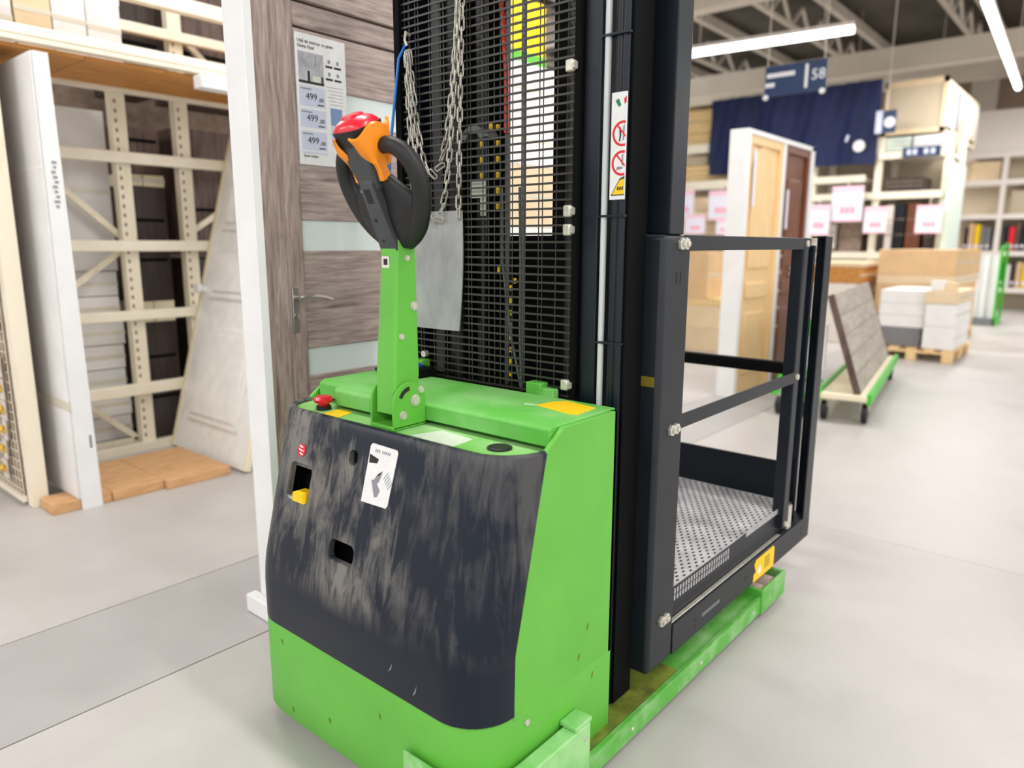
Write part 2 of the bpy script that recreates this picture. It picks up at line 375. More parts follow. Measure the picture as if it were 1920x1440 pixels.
# rounded top lip
lip = [[(px, py, 0.873) for px, py in outline(0.868, 0.006)], [(px, py, 0.872) for px, py in outline(0.868, 0.014)]]
i_r = [[(px, py, z) for px, py in outline(z, 0.018)] for z in reversed(zc)]
ring = o_r+lip+i_r
fc.loft(ring+[ring[0]], cap=False, closed=False)
nn = len(ring[0]); m_ = len(ring)
fc.f.append(tuple(i*nn for i in range(m_))); fc.f.append(tuple(i*nn+nn-1 for i in range(m_))[::-1])
cover = fc.build('front_cover', 'cover', T, smooth=40)
def cutter(pts, x0, x1):
    o = MB().prism(pts, 'x', x0, x1).build('cutter', 'black', None); return o
def rrect(y0, y1, z0, z1, rr, n=4):
    return arc(y1-rr, z1-rr, rr, 0, 90, n)+arc(y0+rr, z1-rr, rr, 90, 180, n)+arc(y0+rr, z0+rr, rr, 180, 270, n)+arc(y1-rr, z0+rr, rr, 270, 360, n)
cuts = [cutter(rrect(1.528, 1.622, 0.645, 0.742, 0.016), 0.93, 1.035), cutter(rrect(1.318, 1.415, 0.545, 0.596, 0.018), 0.93, 1.01),
        cutter(rrect(1.36, 1.392, 0.775, 0.812, 0.012), 1.0, 1.055)]
for c_ in cuts:
    b_ = cover.modifiers.new('cut', 'BOOLEAN'); b_.object = c_; b_.operation = 'DIFFERENCE'; b_.solver = 'EXACT'
bpy.context.view_layer.update()
me2 = bpy.data.meshes.new_from_object(cover.evaluated_get(bpy.context.evaluated_depsgraph_get()))
cover.modifiers.clear(); cover.data = me2
me2.materials.clear(); me2.materials.append(M['cover'])
for p in me2.polygons: p.use_smooth = True; p.material_index = 0
me2.set_sharp_from_angle(angle=math.radians(40))
for c_ in cuts: bpy.data.objects.remove(c_)
# yellow lever inside the port, key socket, emblem, instruction plate
MB().prism([(1.535, 0.648), (1.585, 0.648), (1.58, 0.672), (1.54, 0.672)], 'x', 0.992, 1.03).build('latch_lever', 'yellow', cover)
MB().box(1.0, 1.02, 1.59, 1.622, 0.645, 0.652).build('latch_lip', 'zinc', cover)
def xface(z): return xf(z)-0.0015
em = MB()
for rr0, rr1 in ((0.0, 0.0165),):
    em.lathe((xface(0.775), 1.583, 0.775), (-1, 0, 0.25), [(0.0165, 0), (0.0165, 0.001), (0.0001, 0.001)], 20)
emb = em.build('emblem', 'st_red', cover)
for k in (-1, 0, 1):
    MB().obox((xface(0.775+k*0.009)-0.0012, 1.583+k*0.002, 0.775+k*0.009), (0.0004, 0, 0), (0, 0.010-abs(k)*0.003, 0.002), (0, 0, 0.0022)).build('emblem_stripe', 'white_st', emb)
def on_front(y, z, off=0.0): return Vector((xf(z)-0.001-off, y, z))
def plate(name, pts, m, parent, off):
    a = [on_front(y, z, off) for y, z in pts]; b = [on_front(y, z, off-0.0012) for y, z in pts]
    return MB().loft([b, a]).build(name, m, parent, smooth=0)
pl = plate('instruction_plate', [(1.322, 0.704), (1.318, 0.834), (1.312, 0.84), (1.226, 0.838), (1.221, 0.832), (1.229, 0.712), (1.234, 0.706)], 'white_st', cover, 0.0005)
plate('print', [(1.314, 0.795), (1.316, 0.815), (1.282, 0.808), (1.286, 0.798)], 'st_black', pl, 0.0012)
plate('print', [(1.288, 0.745), (1.286, 0.764), (1.262, 0.780), (1.270, 0.758)], 'st_grey', pl, 0.0012)
plate('print', [(1.278, 0.722), (1.296, 0.758), (1.284, 0.762), (1.262, 0.74), (1.268, 0.725)], 'st_grey', pl, 0.0014)
plate('print', [(1.282, 0.768), (1.274, 0.777), (1.262, 0.784), (1.270, 0.774)], 'st_black', pl, 0.0016)
for k in range(5):
    y = 1.256-k*0.0045; plate('print', [(y, 0.768-k*0.005), (y-0.012, 0.785-k*0.005), (y-0.014, 0.785-k*0.005), (y-0.002, 0.768-k*0.005)], 'st_grey', pl, 0.0012)
for k in range(9):
    if k == 3: continue
    y = 1.298-k*0.0062; plate('print', [(y, 0.822), (y, 0.829), (y-0.003, 0.829), (y-0.003, 0.822)], 'st_grey', pl, 0.0012)
MB().obox((xf(0.795)+0.008, 1.376, 0.794), (0.01, 0, 0), (0, 0.004, 0), (0, 0, 0.013)).build('key_socket', 'rubber', cover)
# scuff chips
for y, z, w_, h_ in ((1.08, 0.335, 0.004, 0.018), (1.16, 0.36, 0.004, 0.016), (0.93, 0.60, 0.014, 0.006)):
    if y > 1.0: plate('scratch', [(y+w_, z-h_*0.3), (y-w_*0.6, z+h_*0.4), (y-w_*2.4, z+h_*1.3), (y-w_*1.4, z+h_*0.3)], 'st_grey', cover, 0.0004)
for y, z in ((1.60, 0.262), (1.565, 0.075), (1.20, 0.225), (1.40, 0.12)):
    MB().obox((0.9475, y, z), (0.0006, 0, 0), (0, 0.003, 0.001), (0, 0.001, 0.006)).build('paint_nick', 'green_dirty', body)
for x, z in ((1.335, 0.40), (1.30, 0.335), (1.36, 0.26)):
    MB().obox((x, YR-0.0003, z), (0.003, 0, 0.002), (0, 0.0006, 0), (0.001, 0, 0.007)).build('paint_nick', 'green_dirty', body)
# deck
dk = MB().loft([[(px, py, z) for px, py in outline(0.868, 0.017, xe=1.25)] for z in (0.84, 0.862)]).build('deck', 'green_deck', T)
def sheet(name, pts, z, m, parent, th=0.0012):
    return MB().prism(pts, 'z', z, z+th).build(name, m, parent, smooth=0)
sheet('paper_label', [(1.093, 1.232), (1.172, 1.213), (1.162, 1.10), (1.083, 1.092)], 0.862, 'label_faded', dk)
sheet('yellow_sticker', [(1.088, 1.571), (1.155, 1.586), (1.15, 1.524), (1.086, 1.503)], 0.862, 'yellow', dk)
MB().lathe((1.146, 1.005, 0.862), (0, 0, 1), [(0.028, 0), (0.028, 0.004), (0.023, 0.006), (0.022, 0.0045), (0.0, 0.0045)], 24).build('filler_cap', 'rubber', dk)
eb = MB().lathe((1.125, 1.618, 0.862), (0, 0, 1), [(0.020, 0), (0.020, 0.010)], 16).build('emergency_button', 'rubber', T, label='red mushroom emergency stop')
MB().lathe((1.125, 1.618, 0.872), (0, 0, 1), [(0.014, 0), (0.016, 0.007), (0.0245, 0.010), (0.026, 0.018), (0.021, 0.026), (0.0, 0.028)], 20).build('button_cap', 'red', eb)
# hood
hp = [(1.192, YR+0.014), (1.192, 1.415), (1.178, 1.435), (1.150, 1.455), (1.150, 1.60), (1.165, 1.62), (1.192, 1.64), (1.192, YL-0.02), (1.21, YL-0.004), (1.452, YL-0.004), (1.452, YR+0.014)]
hd = MB().loft([[(x, y, 0.872) for x, y in hp], [(x, y, 0.911) for x, y in hp], [(min(x+0.012, 1.45), y, 0.917) for x, y in hp]]).build('hood', 'green_top', T, bevel=0.003, smooth=30)
sheet('yellow_sticker', [(1.433, 1.034), (1.405, 1.054), (1.345, 1.062), (1.32, 0.945), (1.33, 0.928), (1.414, 0.934)], 0.917, 'yellow', hd)
for k in range(4): sheet('paint_chip', [(1.335+k*0.003, 1.092-k*0.009), (1.347+k*0.002, 1.09-k*0.009), (1.34+k*0.003, 1.086-k*0.009)], 0.917, 'white_st', hd)
MB().box(1.40, 1.45, 1.66, 1.74, 0.917, 0.928).build('rubber_strip', 'rubber', hd, bevel=0.003)
br = MB().box(1.455, 1.49, 1.135, 1.185, 0.90, 0.945).box(1.45, 1.475, 1.09, 1.14, 0.90, 0.935).build('hinge_bracket', 'green_worn', T, bevel=0.003)
br2 = MB().box(1.455, 1.49, 1.585, 1.62, 0.90, 0.96).build('hinge_bracket', 'green', T, bevel=0.003)
cn = MB().box(1.40, 1.46, 1.535, 1.60, 0.917, 0.945).build('battery_connector', 'black', T, bevel=0.004)
MB().box(1.395, 1.44, 1.565, 1.605, 0.932, 0.955).build('connector_grip', 'blue', cn, bevel=0.004)
MB().box(1.392, 1.402, 1.54, 1.555, 0.925, 0.94).build('connector_clip', 'zinc', cn)
# corner guard bumper around the right front corner
def goff(d, z):
    x0 = 0.948-d; pts = [(1.285, YR-d)]+arc(0.948+RC, YR+RC, RC+d, 270, 180, 12)+[(x0, 1.105)]
    return pts
gi, go = goff(0.009, 0), goff(0.050, 0)
go[-1] = (0.931, 1.105); go[-2] = (0.928, 1.05)
g = MB().loft([[(x, y, z) for x, y in gi+go[::-1]] for z in (0.03, 0.196)]).build('corner_guard', 'green_pale', T, bevel=0.004)
MB().box(1.225, 1.29, YR-0.05, YR-0.001, 0.196, 0.208).build('guard_cap', 'green_pale', g, bevel=0.003)
for p_ in ((1.262, YR-0.0485, 0.165), (1.19, YR-0.0485, 0.12)):
    MB().lathe(p_, (0, -1, 0), [(0.007, 0), (0.006, 0.004), (0, 0.004)], 12).build('bolt', 'zinc', g)
MB().lathe((0.932, 1.085, 0.16), (-1, 0, 0), [(0.007, 0), (0.006, 0.004), (0, 0.004)], 12).build('bolt', 'zinc', g)
MB().lathe((1.105, YR-0.001, 0.27), (0, -1, 0), [(0.008, 0), (0.007, 0.003), (0, 0.003)], 12).build('bolt', 'zinc', T)
# base plate and outriggers
MB().box(1.285, 1.78, 0.868, YL+0.022, 0.035, 0.0815).build('base_plate', 'green_dirty', T, bevel=0.003)
for sgn in (-1, 1):
    o_, i_ = YC+sgn*0.47, YC+sgn*0.345
    a_, b_ = min(o_, i_), max(o_, i_)
    og = MB().box(1.29, 2.37, a_, b_, 0.022, 0.078).build('outrigger', 'green_worn', T, bevel=0.004)
    MB().box(1.29, 2.37, min(o_, o_-sgn*0.012), max(o_, o_-sgn*0.012), 0.078, 0.086).build('edge_lip', 'green_worn', og)
    rb = MB()
    rb.box(2.36, 2.58, o_-0.006, o_+0.006, 0.02, 0.112); rb.box(2.36, 2.58, i_-0.006, i_+0.006, 0.02, 0.112)
    rb.box(2.36, 2.375, a_, b_, 0.02, 0.112); rb.prism([(2.565, 0.02), (2.58, 0.02), (2.58, 0.112), (2.565, 0.112)], 'y', a_, b_)
    rb.build('roller_housing', 'green_worn', og, bevel=0.004)
    for x in (2.425, 2.515):
        MB().cyl((x, a_+0.02, 0.055), (x, b_-0.02, 0.055), 0.043, 20).build('load_roller', 'poly', og, bevel=0.004)
    for x in (1.5, 1.9, 2.3): MB().lathe((x, o_+sgn*0.0, 0.05), (0, sgn, 0), [(0.006, 0), (0.005, 0.002), (0, 0.002)], 10).build('rivet', 'zinc', og)
MB().cyl((1.12, YC-0.03, 0.115), (1.12, YC+0.03, 0.115), 0.115, 28).build('drive_wheel', 'rubber', T, bevel=0.008)
for sgn in (-1, 1): MB().cyl((1.2, YC+sgn*0.30-0.02, 0.06), (1.2, YC+sgn*0.30+0.02, 0.06), 0.06, 20).build('caster_wheel', 'rubber', T)

# ---- tiller
tb = MB().box(1.085, 1.195, 1.288, 1.374, 0.862, 0.874).build('tiller_bracket', 'green', T, bevel=0.004)
def cheek(y0, y1, slot):
    P = [(1.088, 0.866), (1.192, 0.866), (1.192, 0.925)]+arc(1.140, 0.925, 0.052, 0, 180, 12)[1:]
    return MB().prism(P, 'y', y0, y1)
cheek(1.288, 1.294, 1).build('cheek_plate', 'green', tb, bevel=0.002)
cheek(1.368, 1.374, 0).build('cheek_plate', 'green', tb, bevel=0.002)
sl = arc(1.143, 0.925, 0.040, 155, 95, 8)+arc(1.143, 0.925, 0.030, 95, 155, 8)
MB().prism(sl, 'y', 1.2868, 1.288).build('arc_slot', 'st_black', tb)
def boltY(x, z, y, r_, parent):
    b = MB().lathe((x, y, z), (0, -1, 0), [(r_*1.25, 0), (r_*1.25, 0.0015), (r_, 0.0015), (r_*0.95, 0.006), (0.0, 0.0065)], 14)
    return b.build('bolt', 'zinc', parent)
boltY(1.176, 0.952, 1.288, 0.0075, tb); boltY(1.158, 0.928, 1.288, 0.012, tb); boltY(1.118, 0.897, 1.288, 0.009, tb)
def rect_ring(x0, x1, y0, y1, z, c=0.006):
    return [(x0+c, y0, z), (x1-c, y0, z), (x1, y0+c, z), (x1, y1-c, z), (x1-c, y1, z), (x0+c, y1, z), (x0, y1-c, z), (x0, y0+c, z)]
ta = MB().loft([rect_ring(1.098, 1.178, 1.296, 1.366, 0.90), rect_ring(1.102, 1.184, 1.296, 1.366, 1.0), rect_ring(1.128, 1.184, 1.302, 1.360, 1.345)]).build('tiller_arm', 'green', T)
MB().box(1.1085, 1.12, 1.305, 1.357, 0.925, 0.955).build('arm_slot', 'green_dirty', ta)
boltY(1.153, 1.268, 1.3005, 0.006, ta); boltY(1.170, 1.155, 1.2985, 0.009, ta); boltY(1.127, 1.085, 1.2975, 0.006, ta)
MB().prism([(1.326, 1.245), (1.352, 1.245), (1.352, 1.272), (1.326, 1.272)], 'x', 1.1205, 1.1215).build('small_sticker', 'packet', ta)
MB().prism([(1.332, 1.252), (1.345, 1.252), (1.345, 1.266), (1.332, 1.266)], 'x', 1.1195, 1.1206).build('sticker_print', 'st_black', ta)

# ---- tiller head (own frame: u lateral, v along the axis, w towards the operator)
HB = Vector((1.150, 1.332, 1.318)); HV = Vector((-0.432, 0, 0.902)).normalized(); HW = Vector((-0.902, 0, -0.432)).normalized(); HU = Vector((0, 1, 0))
def hp3(u_, v_, w_): return HB+HU*u_+HV*v_+HW*w_
def hring(v_, hu, w0, w1, n=16, e=2.6):
    out = []
    for i in range(n):
        a = 2*PI*i/n; c_, s_ = math.cos(a), math.sin(a)
        cu = math.copysign(abs(c_)**(2/e), c_); su = math.copysign(abs(s_)**(2/e), s_)
        out.append(hp3(hu*cu, v_, (w0+w1)/2+(w1-w0)/2*su))
    return out
th = MB().loft([hring(-0.030, 0.026, -0.020, 0.018), hring(-0.018, 0.050, -0.028, 0.022), hring(0.005, 0.074, -0.034, 0.023), hring(0.035, 0.095, -0.038, 0.022), hring(0.065, 0.108, -0.038, 0.018), hring(0.09, 0.106, -0.032, 0.012), hring(0.115, 0.080, -0.026, 0.010), hring(0.15, 0.045, -0.022, 0.012)]).build('tiller_head', 'rubber', T, smooth=60)
st = MB().loft([[hp3(a*k, v_, w_) for a, w_ in ((-1, w0), (1, w0), (1, w1), (-1, w1))] for v_, k, w0, w1 in ((-0.038, 0.022, -0.01, 0.030), (-0.02, 0.030, -0.01, 0.036), (0.135, 0.021, -0.01, 0.032), (0.15, 0.018, -0.01, 0.022))]).build('stem', 'gunmetal', th, bevel=0.003)
MB().loft([[hp3(a*0.010, v_, w_) for a, w_ in ((-1, 0.022), (1, 0.022), (1, 0.0335), (-1, 0.0335))] for v_ in (0.095, 0.128)]).build('stem_slot', 'st_black', th)
for v_ in (0.005, 0.055): MB().lathe(hp3(0.006, v_, 0.035), HW, [(0.004, 0), (0.004, 0.001), (0, 0.001)], 10).build('screw', 'st_black', st)
MB().lathe(hp3(0.026, 0.12, 0.018), HU, [(0.006, -0.004), (0.006, 0.006), (0.004, 0.010), (0, 0.010)], 10).build('spring', 'zinc', th)
MB().loft([[hp3(a*k, v_, w_) for a, w_ in ((-1, w0), (1, w0), (1, w1), (-1, w1))] for v_, k, w0, w1 in ((0.12, 0.028, -0.022, 0.022), (0.17, 0.034, -0.03, 0.027), (0.235, 0.040, -0.040, 0.030))]).build('neck', 'gunmetal', th, bevel=0.004)
hb_ = MB().loft([hring(0.225, 0.044, -0.046, 0.034, e=4), hring(0.258, 0.049, -0.052, 0.040, e=4)]).build('switch_box', 'rubber', th, smooth=50)
MB().loft([hring(0.258, 0.047, -0.050, 0.038, e=3.5), hring(0.263, 0.046, -0.049, 0.037, e=3.2), hring(0.273, 0.038, -0.040, 0.028, e=2.8), hring(0.280, 0.022, -0.024, 0.014), hring(0.281, 0.004, -0.006, 0.0)]).build('safety_button', 'red', hb_, smooth=60)
MB().loft([hring(0.2775, 0.027, -0.029, 0.019), hring(0.2835, 0.022, -0.024, 0.014)]).build('button_ridge', 'red', hb_, smooth=30)
for sg in (-1, 1):
    path = [(0.026, 0.200, -0.010), (0.050, 0.210, -0.014), (0.080, 0.206, -0.018), (0.106, 0.186, -0.020), (0.122, 0.155, -0.020), (0.125, 0.120, -0.018), (0.116, 0.085, -0.015), (0.100, 0.052, -0.012), (0.078, 0.022, -0.010), (0.05, -0.002, -0.008), (0.03, -0.012, -0.006)]
    P2 = []
    for i in range(len(path)-1):
        for k in range(3):
            t_ = k/3; P2.append([path[i][j]*(1-t_)+path[i+1][j]*t_ for j in range(3)])
    P2.append(list(path[-1]))
    for _ in range(2):
        P2 = [P2[0]]+[[(P2[i-1][j]+2*P2[i][j]+P2[i+1][j])/4 for j in range(3)] for i in range(1, len(P2)-1)]+[P2[-1]]
    MB().tube([hp3(sg*a, b, c) for a, b, c in P2], [0.0175+0.006*min(1, i/len(P2)*1.3) for i in range(len(P2))], 14).build('grip_loop', 'rubber', th, smooth=80)
    # orange rocker wing: a scooped paddle wrapped round the neck
    rings = []
    for i in range(17):
        t_ = i/16; a = -1.15+2.5*t_            # sweep round the neck side towards the operator
        ca, sa = math.cos(a), math.sin(a)
        uu = 0.026+0.026*ca; wv = -0.006+0.050*sa
        hi = 0.246+0.010*math.cos(3.4*(a-0.1))+(0.010 if t_ < 0.25 else 0); lo = 0.180-0.012*ca+0.030*t_**3
        fl_ = 0.014 if sg < 0 else 0.002
        rings.append([hp3(sg*(uu+fl_*ca), hi+0.004, wv+fl_*sa), hp3(sg*(uu+(fl_-0.005)*ca), hi+0.007, wv+(fl_-0.005)*sa), hp3(sg*(uu-0.005), (hi+lo)/2+0.006, wv*0.92), hp3(sg*(uu-0.012), lo, wv*0.72), hp3(sg*(uu-0.003), lo-0.004, wv*0.76), hp3(sg*(uu+0.004), (hi+lo)/2-0.004, wv)])
    MB().loft(rings).build('direction_rocker', 'orange', th, smooth=70)
    MB().loft([[hp3(sg*(0.034+a), v_, 0.002+b*k) for a, b in ((0, -1), (0.016, -1), (0.016, 1), (0, 1))] for v_, k in ((0.190, 0.017), (0.162, 0.012), (0.138, 0.014))]).build('rocker_tail', 'orange', th, bevel=0.003)
MB().box(1.145, 1.195, 1.308, 1.356, 1.325, 1.352).build('tiller_collar', 'gunmetal', th, bevel=0.004)

# ---- mast
ZT = 2.75
MB().box(1.505, 1.60, 1.003, 1.05, 0.07, ZT).build('mast_channel', 'navy', T, bevel=0.004)
MB().prism([(1.60, 0.928), (1.60, 0.974), (1.522, 0.974), (1.508, 0.968), (1.503, 0.958), (1.506, 0.950), (1.502, 0.942), (1.508, 0.930), (1.520, 0.928)], 'z', 0.07, ZT).build('mast_upright', 'navy', T, bevel=0.002)
MB().prism([(1.60, 1.67), (1.60, 1.735), (1.51, 1.735), (1.51, 1.67)], 'z', 0.07, ZT).build('mast_upright', 'navy', T, bevel=0.004)
MB().box(1.513, 1.60, 0.9215, 0.9278, 0.085, ZT).build('recess_shade_plate', 'black', T, bevel=0.001)  # thin black plate painting in the shade of the upright's channel recess
MB().box(1.513, 1.60, 1.7355, 1.742, 0.085, ZT).build('recess_shade_plate', 'black', T, bevel=0.002)  # mirrored black shade plate on the far upright
pp = MB().cyl((1.508, 0.9875, 0.90), (1.508, 0.9875, ZT), 0.0078, 12).build('hydraulic_hose', 'tube_white', T)
for z in (1.06, 1.365, 1.77, 2.3):
    MB().box(1.497, 1.52, 0.925, 0.999, z, z+0.005).build('hose_clip', 'navy', pp)
# warning sticker on the upright
ws = MB().box(1.5005, 1.504, 0.9285, 0.969, 1.405, 1.645).build('warning_sticker', 'white_st', T, bevel=0.0)
XS = 1.4998
def flat(name, pts, m, x=XS): return MB().loft([[(x+0.0006, y, z) for y, z in pts], [(x, y, z) for y, z in pts]]).build(name, m, ws, smooth=0)
def ringx(name, cy, cz, ro, ri, m, ylim):
    a0 = math.degrees(math.acos(max(-1, min(1, (ylim-cy)/ro)))); b = MB()
    P, Q = [], []
    n_ = 26
    for i in range(n_+1):
        a = math.radians(-a0+2*a0*i/n_); 
        P.append((max(cy+ro*math.cos(a), ylim), cz+ro*1.02*math.sin(a))); Q.append((max(cy+ri*math.cos(a), ylim), cz+ri*1.02*math.sin(a)))
    for i in range(n_):
        q = [P[i], P[i+1], Q[i+1], Q[i]]
        b.loft([[(XS+0.0006, y, z) for y, z in q], [(XS, y, z) for y, z in q]])
    return b.build(name, m, ws, smooth=0)
YE = 0.9290
for cz in (1.553, 1.487):
    ringx('prohibition_ring', 0.937, cz, 0.028, 0.0225, 'st_red', YE)
    flat('prohibition_bar', [(0.9525, cz+0.0165), (0.9495, cz+0.0195), (YE, cz-0.004), (YE, cz-0.009)], 'st_red')
flat('person_pictogram', [(0.947, 1.566), (0.943, 1.568), (0.941, 1.55), (0.9435, 1.536), (0.947, 1.536), (0.9455, 1.55)], 'st_black', XS+0.0002)
flat('pictogram', [(0.936, 1.57), (0.932, 1.573), (0.933, 1.54), (0.937, 1.537)], 'st_grey', XS+0.0002)
flat('pictogram', [(0.953, 1.472), (0.935, 1.474), (0.935, 1.478), (0.949, 1.48)], 'st_grey', XS+0.0002)
flat('pictogram', [(0.938, 1.505), (0.934, 1.508), (0.934, 1.48), (0.938, 1.485)], 'st_grey', XS+0.0002)
flat('flag_green', [(0.959, 1.627), (0.950, 1.631), (0.943, 1.616), (0.950, 1.612)], 'st_green')
flat('flag_red', [(0.936, 1.629), (YE, 1.635), (YE, 1.622), (0.934, 1.617)], 'st_red')
flat('warning_triangle', [(0.9655, 1.414), (0.942, 1.452), (YE, 1.462), (YE, 1.414)][0:2]+[(YE, 1.462-0.004), (YE, 1.414)], 'st_black')
flat('warning_triangle', [(0.962, 1.4165), (0.941, 1.449), (YE, 1.452), (YE, 1.4165)], 'yellow', XS-0.0004)
for k in range(3): flat('pictogram', [(0.948-k*0.006, 1.426), (0.944-k*0.006, 1.426), (0.943-k*0.006, 1.434), (0.947-k*0.006, 1.434)], 'st_black', XS-0.0008)
# inner mast: closing sheets, lift cylinder, pipes, chains
MB().box(1.63, 1.64, 1.05, 1.236, 0.07, ZT).build('mast_sheet', 'black', T)
MB().box(1.63, 1.64, 1.402, 1.67, 0.07, ZT).build('mast_sheet', 'black', T)
MB().box(1.63, 1.64, 1.236, 1.402, 0.07, 1.325).build('mast_sheet', 'black', T)
MB().box(1.50, 1.60, 1.05, 1.67, 0.07, 0.90).build('mast_foot', 'black', T)
for y, r_, mm, x in ((1.36, 0.008, 'pipe', 1.585), (1.315, 0.007, 'pipe', 1.60), (1.55, 0.03, 'hyd', 1.58), (1.12, 0.03, 'hyd', 1.58), (1.46, 0.018, 'hyd', 1.59)):
    MB().cyl((x, y, 0.9), (x, y, ZT), r_, 16).build('lift_cylinder' if r_ > 0.015 else 'mast_pipe', mm, T)
MB().tube([(1.57, 1.385, 2.2), (1.57, 1.372, 1.95), (1.57, 1.352, 1.75), (1.57, 1.352, 1.6)], 0.007, 8).build('red_hose', mat('red_hose_rubber', (226, 60, 30), 0.4), T)
for s_ in ((1.335, 1.24), (1.27, 1.24)):
    MB().tube([(1.53, s_[0], 1.45), (1.53, s_[0]-0.004, 1.25), (1.53, (s_[0]+s_[1])/2+0.012, 1.05), (1.53, s_[1]+0.02, 0.90)], 0.004, 8).build('grey_cable', 'pipe', T)
pu = MB().prism(arc(1.47, 1.58, 0.05, 20, 160, 12)+arc(1.47, 1.58, 0.03, 160, 20, 12), 'x', 1.56, 1.62).build('chain_pulley', 'pipe', T)
lk = None
for i, (y, z) in enumerate([(1.435, 1.575-k*0.042) for k in range(4)]+[(1.375, 1.615-k*0.042) for k in range(6)]+[(1.40, 1.62), (1.37, 1.23), (1.31, 1.20)]+[(1.325, 1.18-k*0.035) for k in range(8)]):
    if lk is None: lk = MB().obox((1.56, y, z), (0.004, 0, 0), (0, 0.0045, 0), (0, 0, 0.008)).build('chain_stud', 'yellow', T, bevel=0.002)
    else: share('chain_stud', lk, T, (1.56, y, z))
MB().box(1.555, 1.56, 1.42, 1.475, 1.43, 1.475).box(1.555, 1.56, 1.42, 1.437, 1.38, 1.43).build('rating_plate', 'label_faded', T)

# ---- wire guard in front of the mast
gd = MB().box(1.484, 1.494, 1.052, 1.066, 0.905, ZT).build('guard_frame', 'black', T, bevel=0.002)
MB().box(1.476, 1.51, 1.676, 1.70, 0.905, ZT).build('guard_frame', 'black', T, bevel=0.002)
wm = MB()
z = 0.915
while z < 2.45:
    wm.bar((1.488, 1.054, z), (1.488, 1.69, z), 0.0052, 0.004); z += 0.0206
y = 1.075
k = 0
while y < 1.68:
    wm.bar((1.4915, y, 0.91), (1.4915, y, 2.45), 0.0016, 0.0024, up=(1, 0, 0)); k += 1; y += 0.021 if 1.24 < y < 1.36 else (0.012 if k % 3 == 0 else 0.044)
o = wm.build('wire_mesh', 'wire', T, smooth=0, kind='stuff'); o['label'] = 'black wire mesh guard in front of the mast'
for z in (1.716, 1.381, 1.336, 0.947):
    c_ = MB().box(1.470, 1.486, 1.062, 1.084, z-0.014, z+0.014).build('guard_clamp', 'zinc', T, bevel=0.004)
    MB().lathe((1.478, 1.062, z), (0, -1, 0), [(0.010, 0), (0.010, 0.006), (0, 0.006)], 6).build('clamp_nut', 'zinc', c_)
MB().cyl((1.475, 1.60, 0.975), (1.49, 1.60, 0.975), 0.010, 10).build('guard_bolt', 'zinc', T)
MB().tube([(1.490, 1.664, 1.86), (1.470, 1.672, 1.82), (1.467, 1.692, 1.70), (1.462, 1.712, 1.57), (1.458, 1.722, 1.35), (1.46, 1.715, 0.93)], 0.0042, 8).build('blue_hose', 'blue_rod', T)

# ---- platform carriage
ps = MB().box(1.60, 1.742, 0.870, 0.945, 0.142, 1.326).build('platform_post', 'steel_dark', T, bevel=0.014, seg=3)
MB().box(1.602, 1.74, 1.695, 1.77, 0.142, 1.326).build('platform_post', 'steel_dark', T, bevel=0.014)
MB().box(1.625, 1.70, 0.873, 0.940, 1.326, ZT).build('carriage_upright', 'navy', T, bevel=0.003)
MB().box(1.625, 1.70, 1.70, 1.767, 1.326, ZT).build('carriage_upright', 'navy', T, bevel=0.003)
MB().prism([(0.9368, 0.946), (0.8842, 0.946), (0.8842, 0.972), (0.9368, 0.972)], 'x', 1.5985, 1.600).build('worn_yellow_band', mat('faded_yellow_band', (120, 104, 22), 0.6), ps)
def hexbolt(x, z, parent):
    b = MB()
    for dx in (-0.011, 0.013):
        b.lathe((x+dx, 0.870, z), (0, -1, 0), [(0.016, 0), (0.016, 0.007), (0.009, 0.008), (0.008, 0.013), (0, 0.014)], 6)
    b.build('pivot_bolt', 'zinc', parent)
hexbolt(1.692, 1.303, ps); hexbolt(1.684, 0.823, ps); hexbolt(1.678, 0.281, ps)
for x in (1.668, 1.69): MB().box(x-0.004, x+0.004, 0.8692, 0.8705, 1.205, 1.235).build('slot', 'st_black', ps)
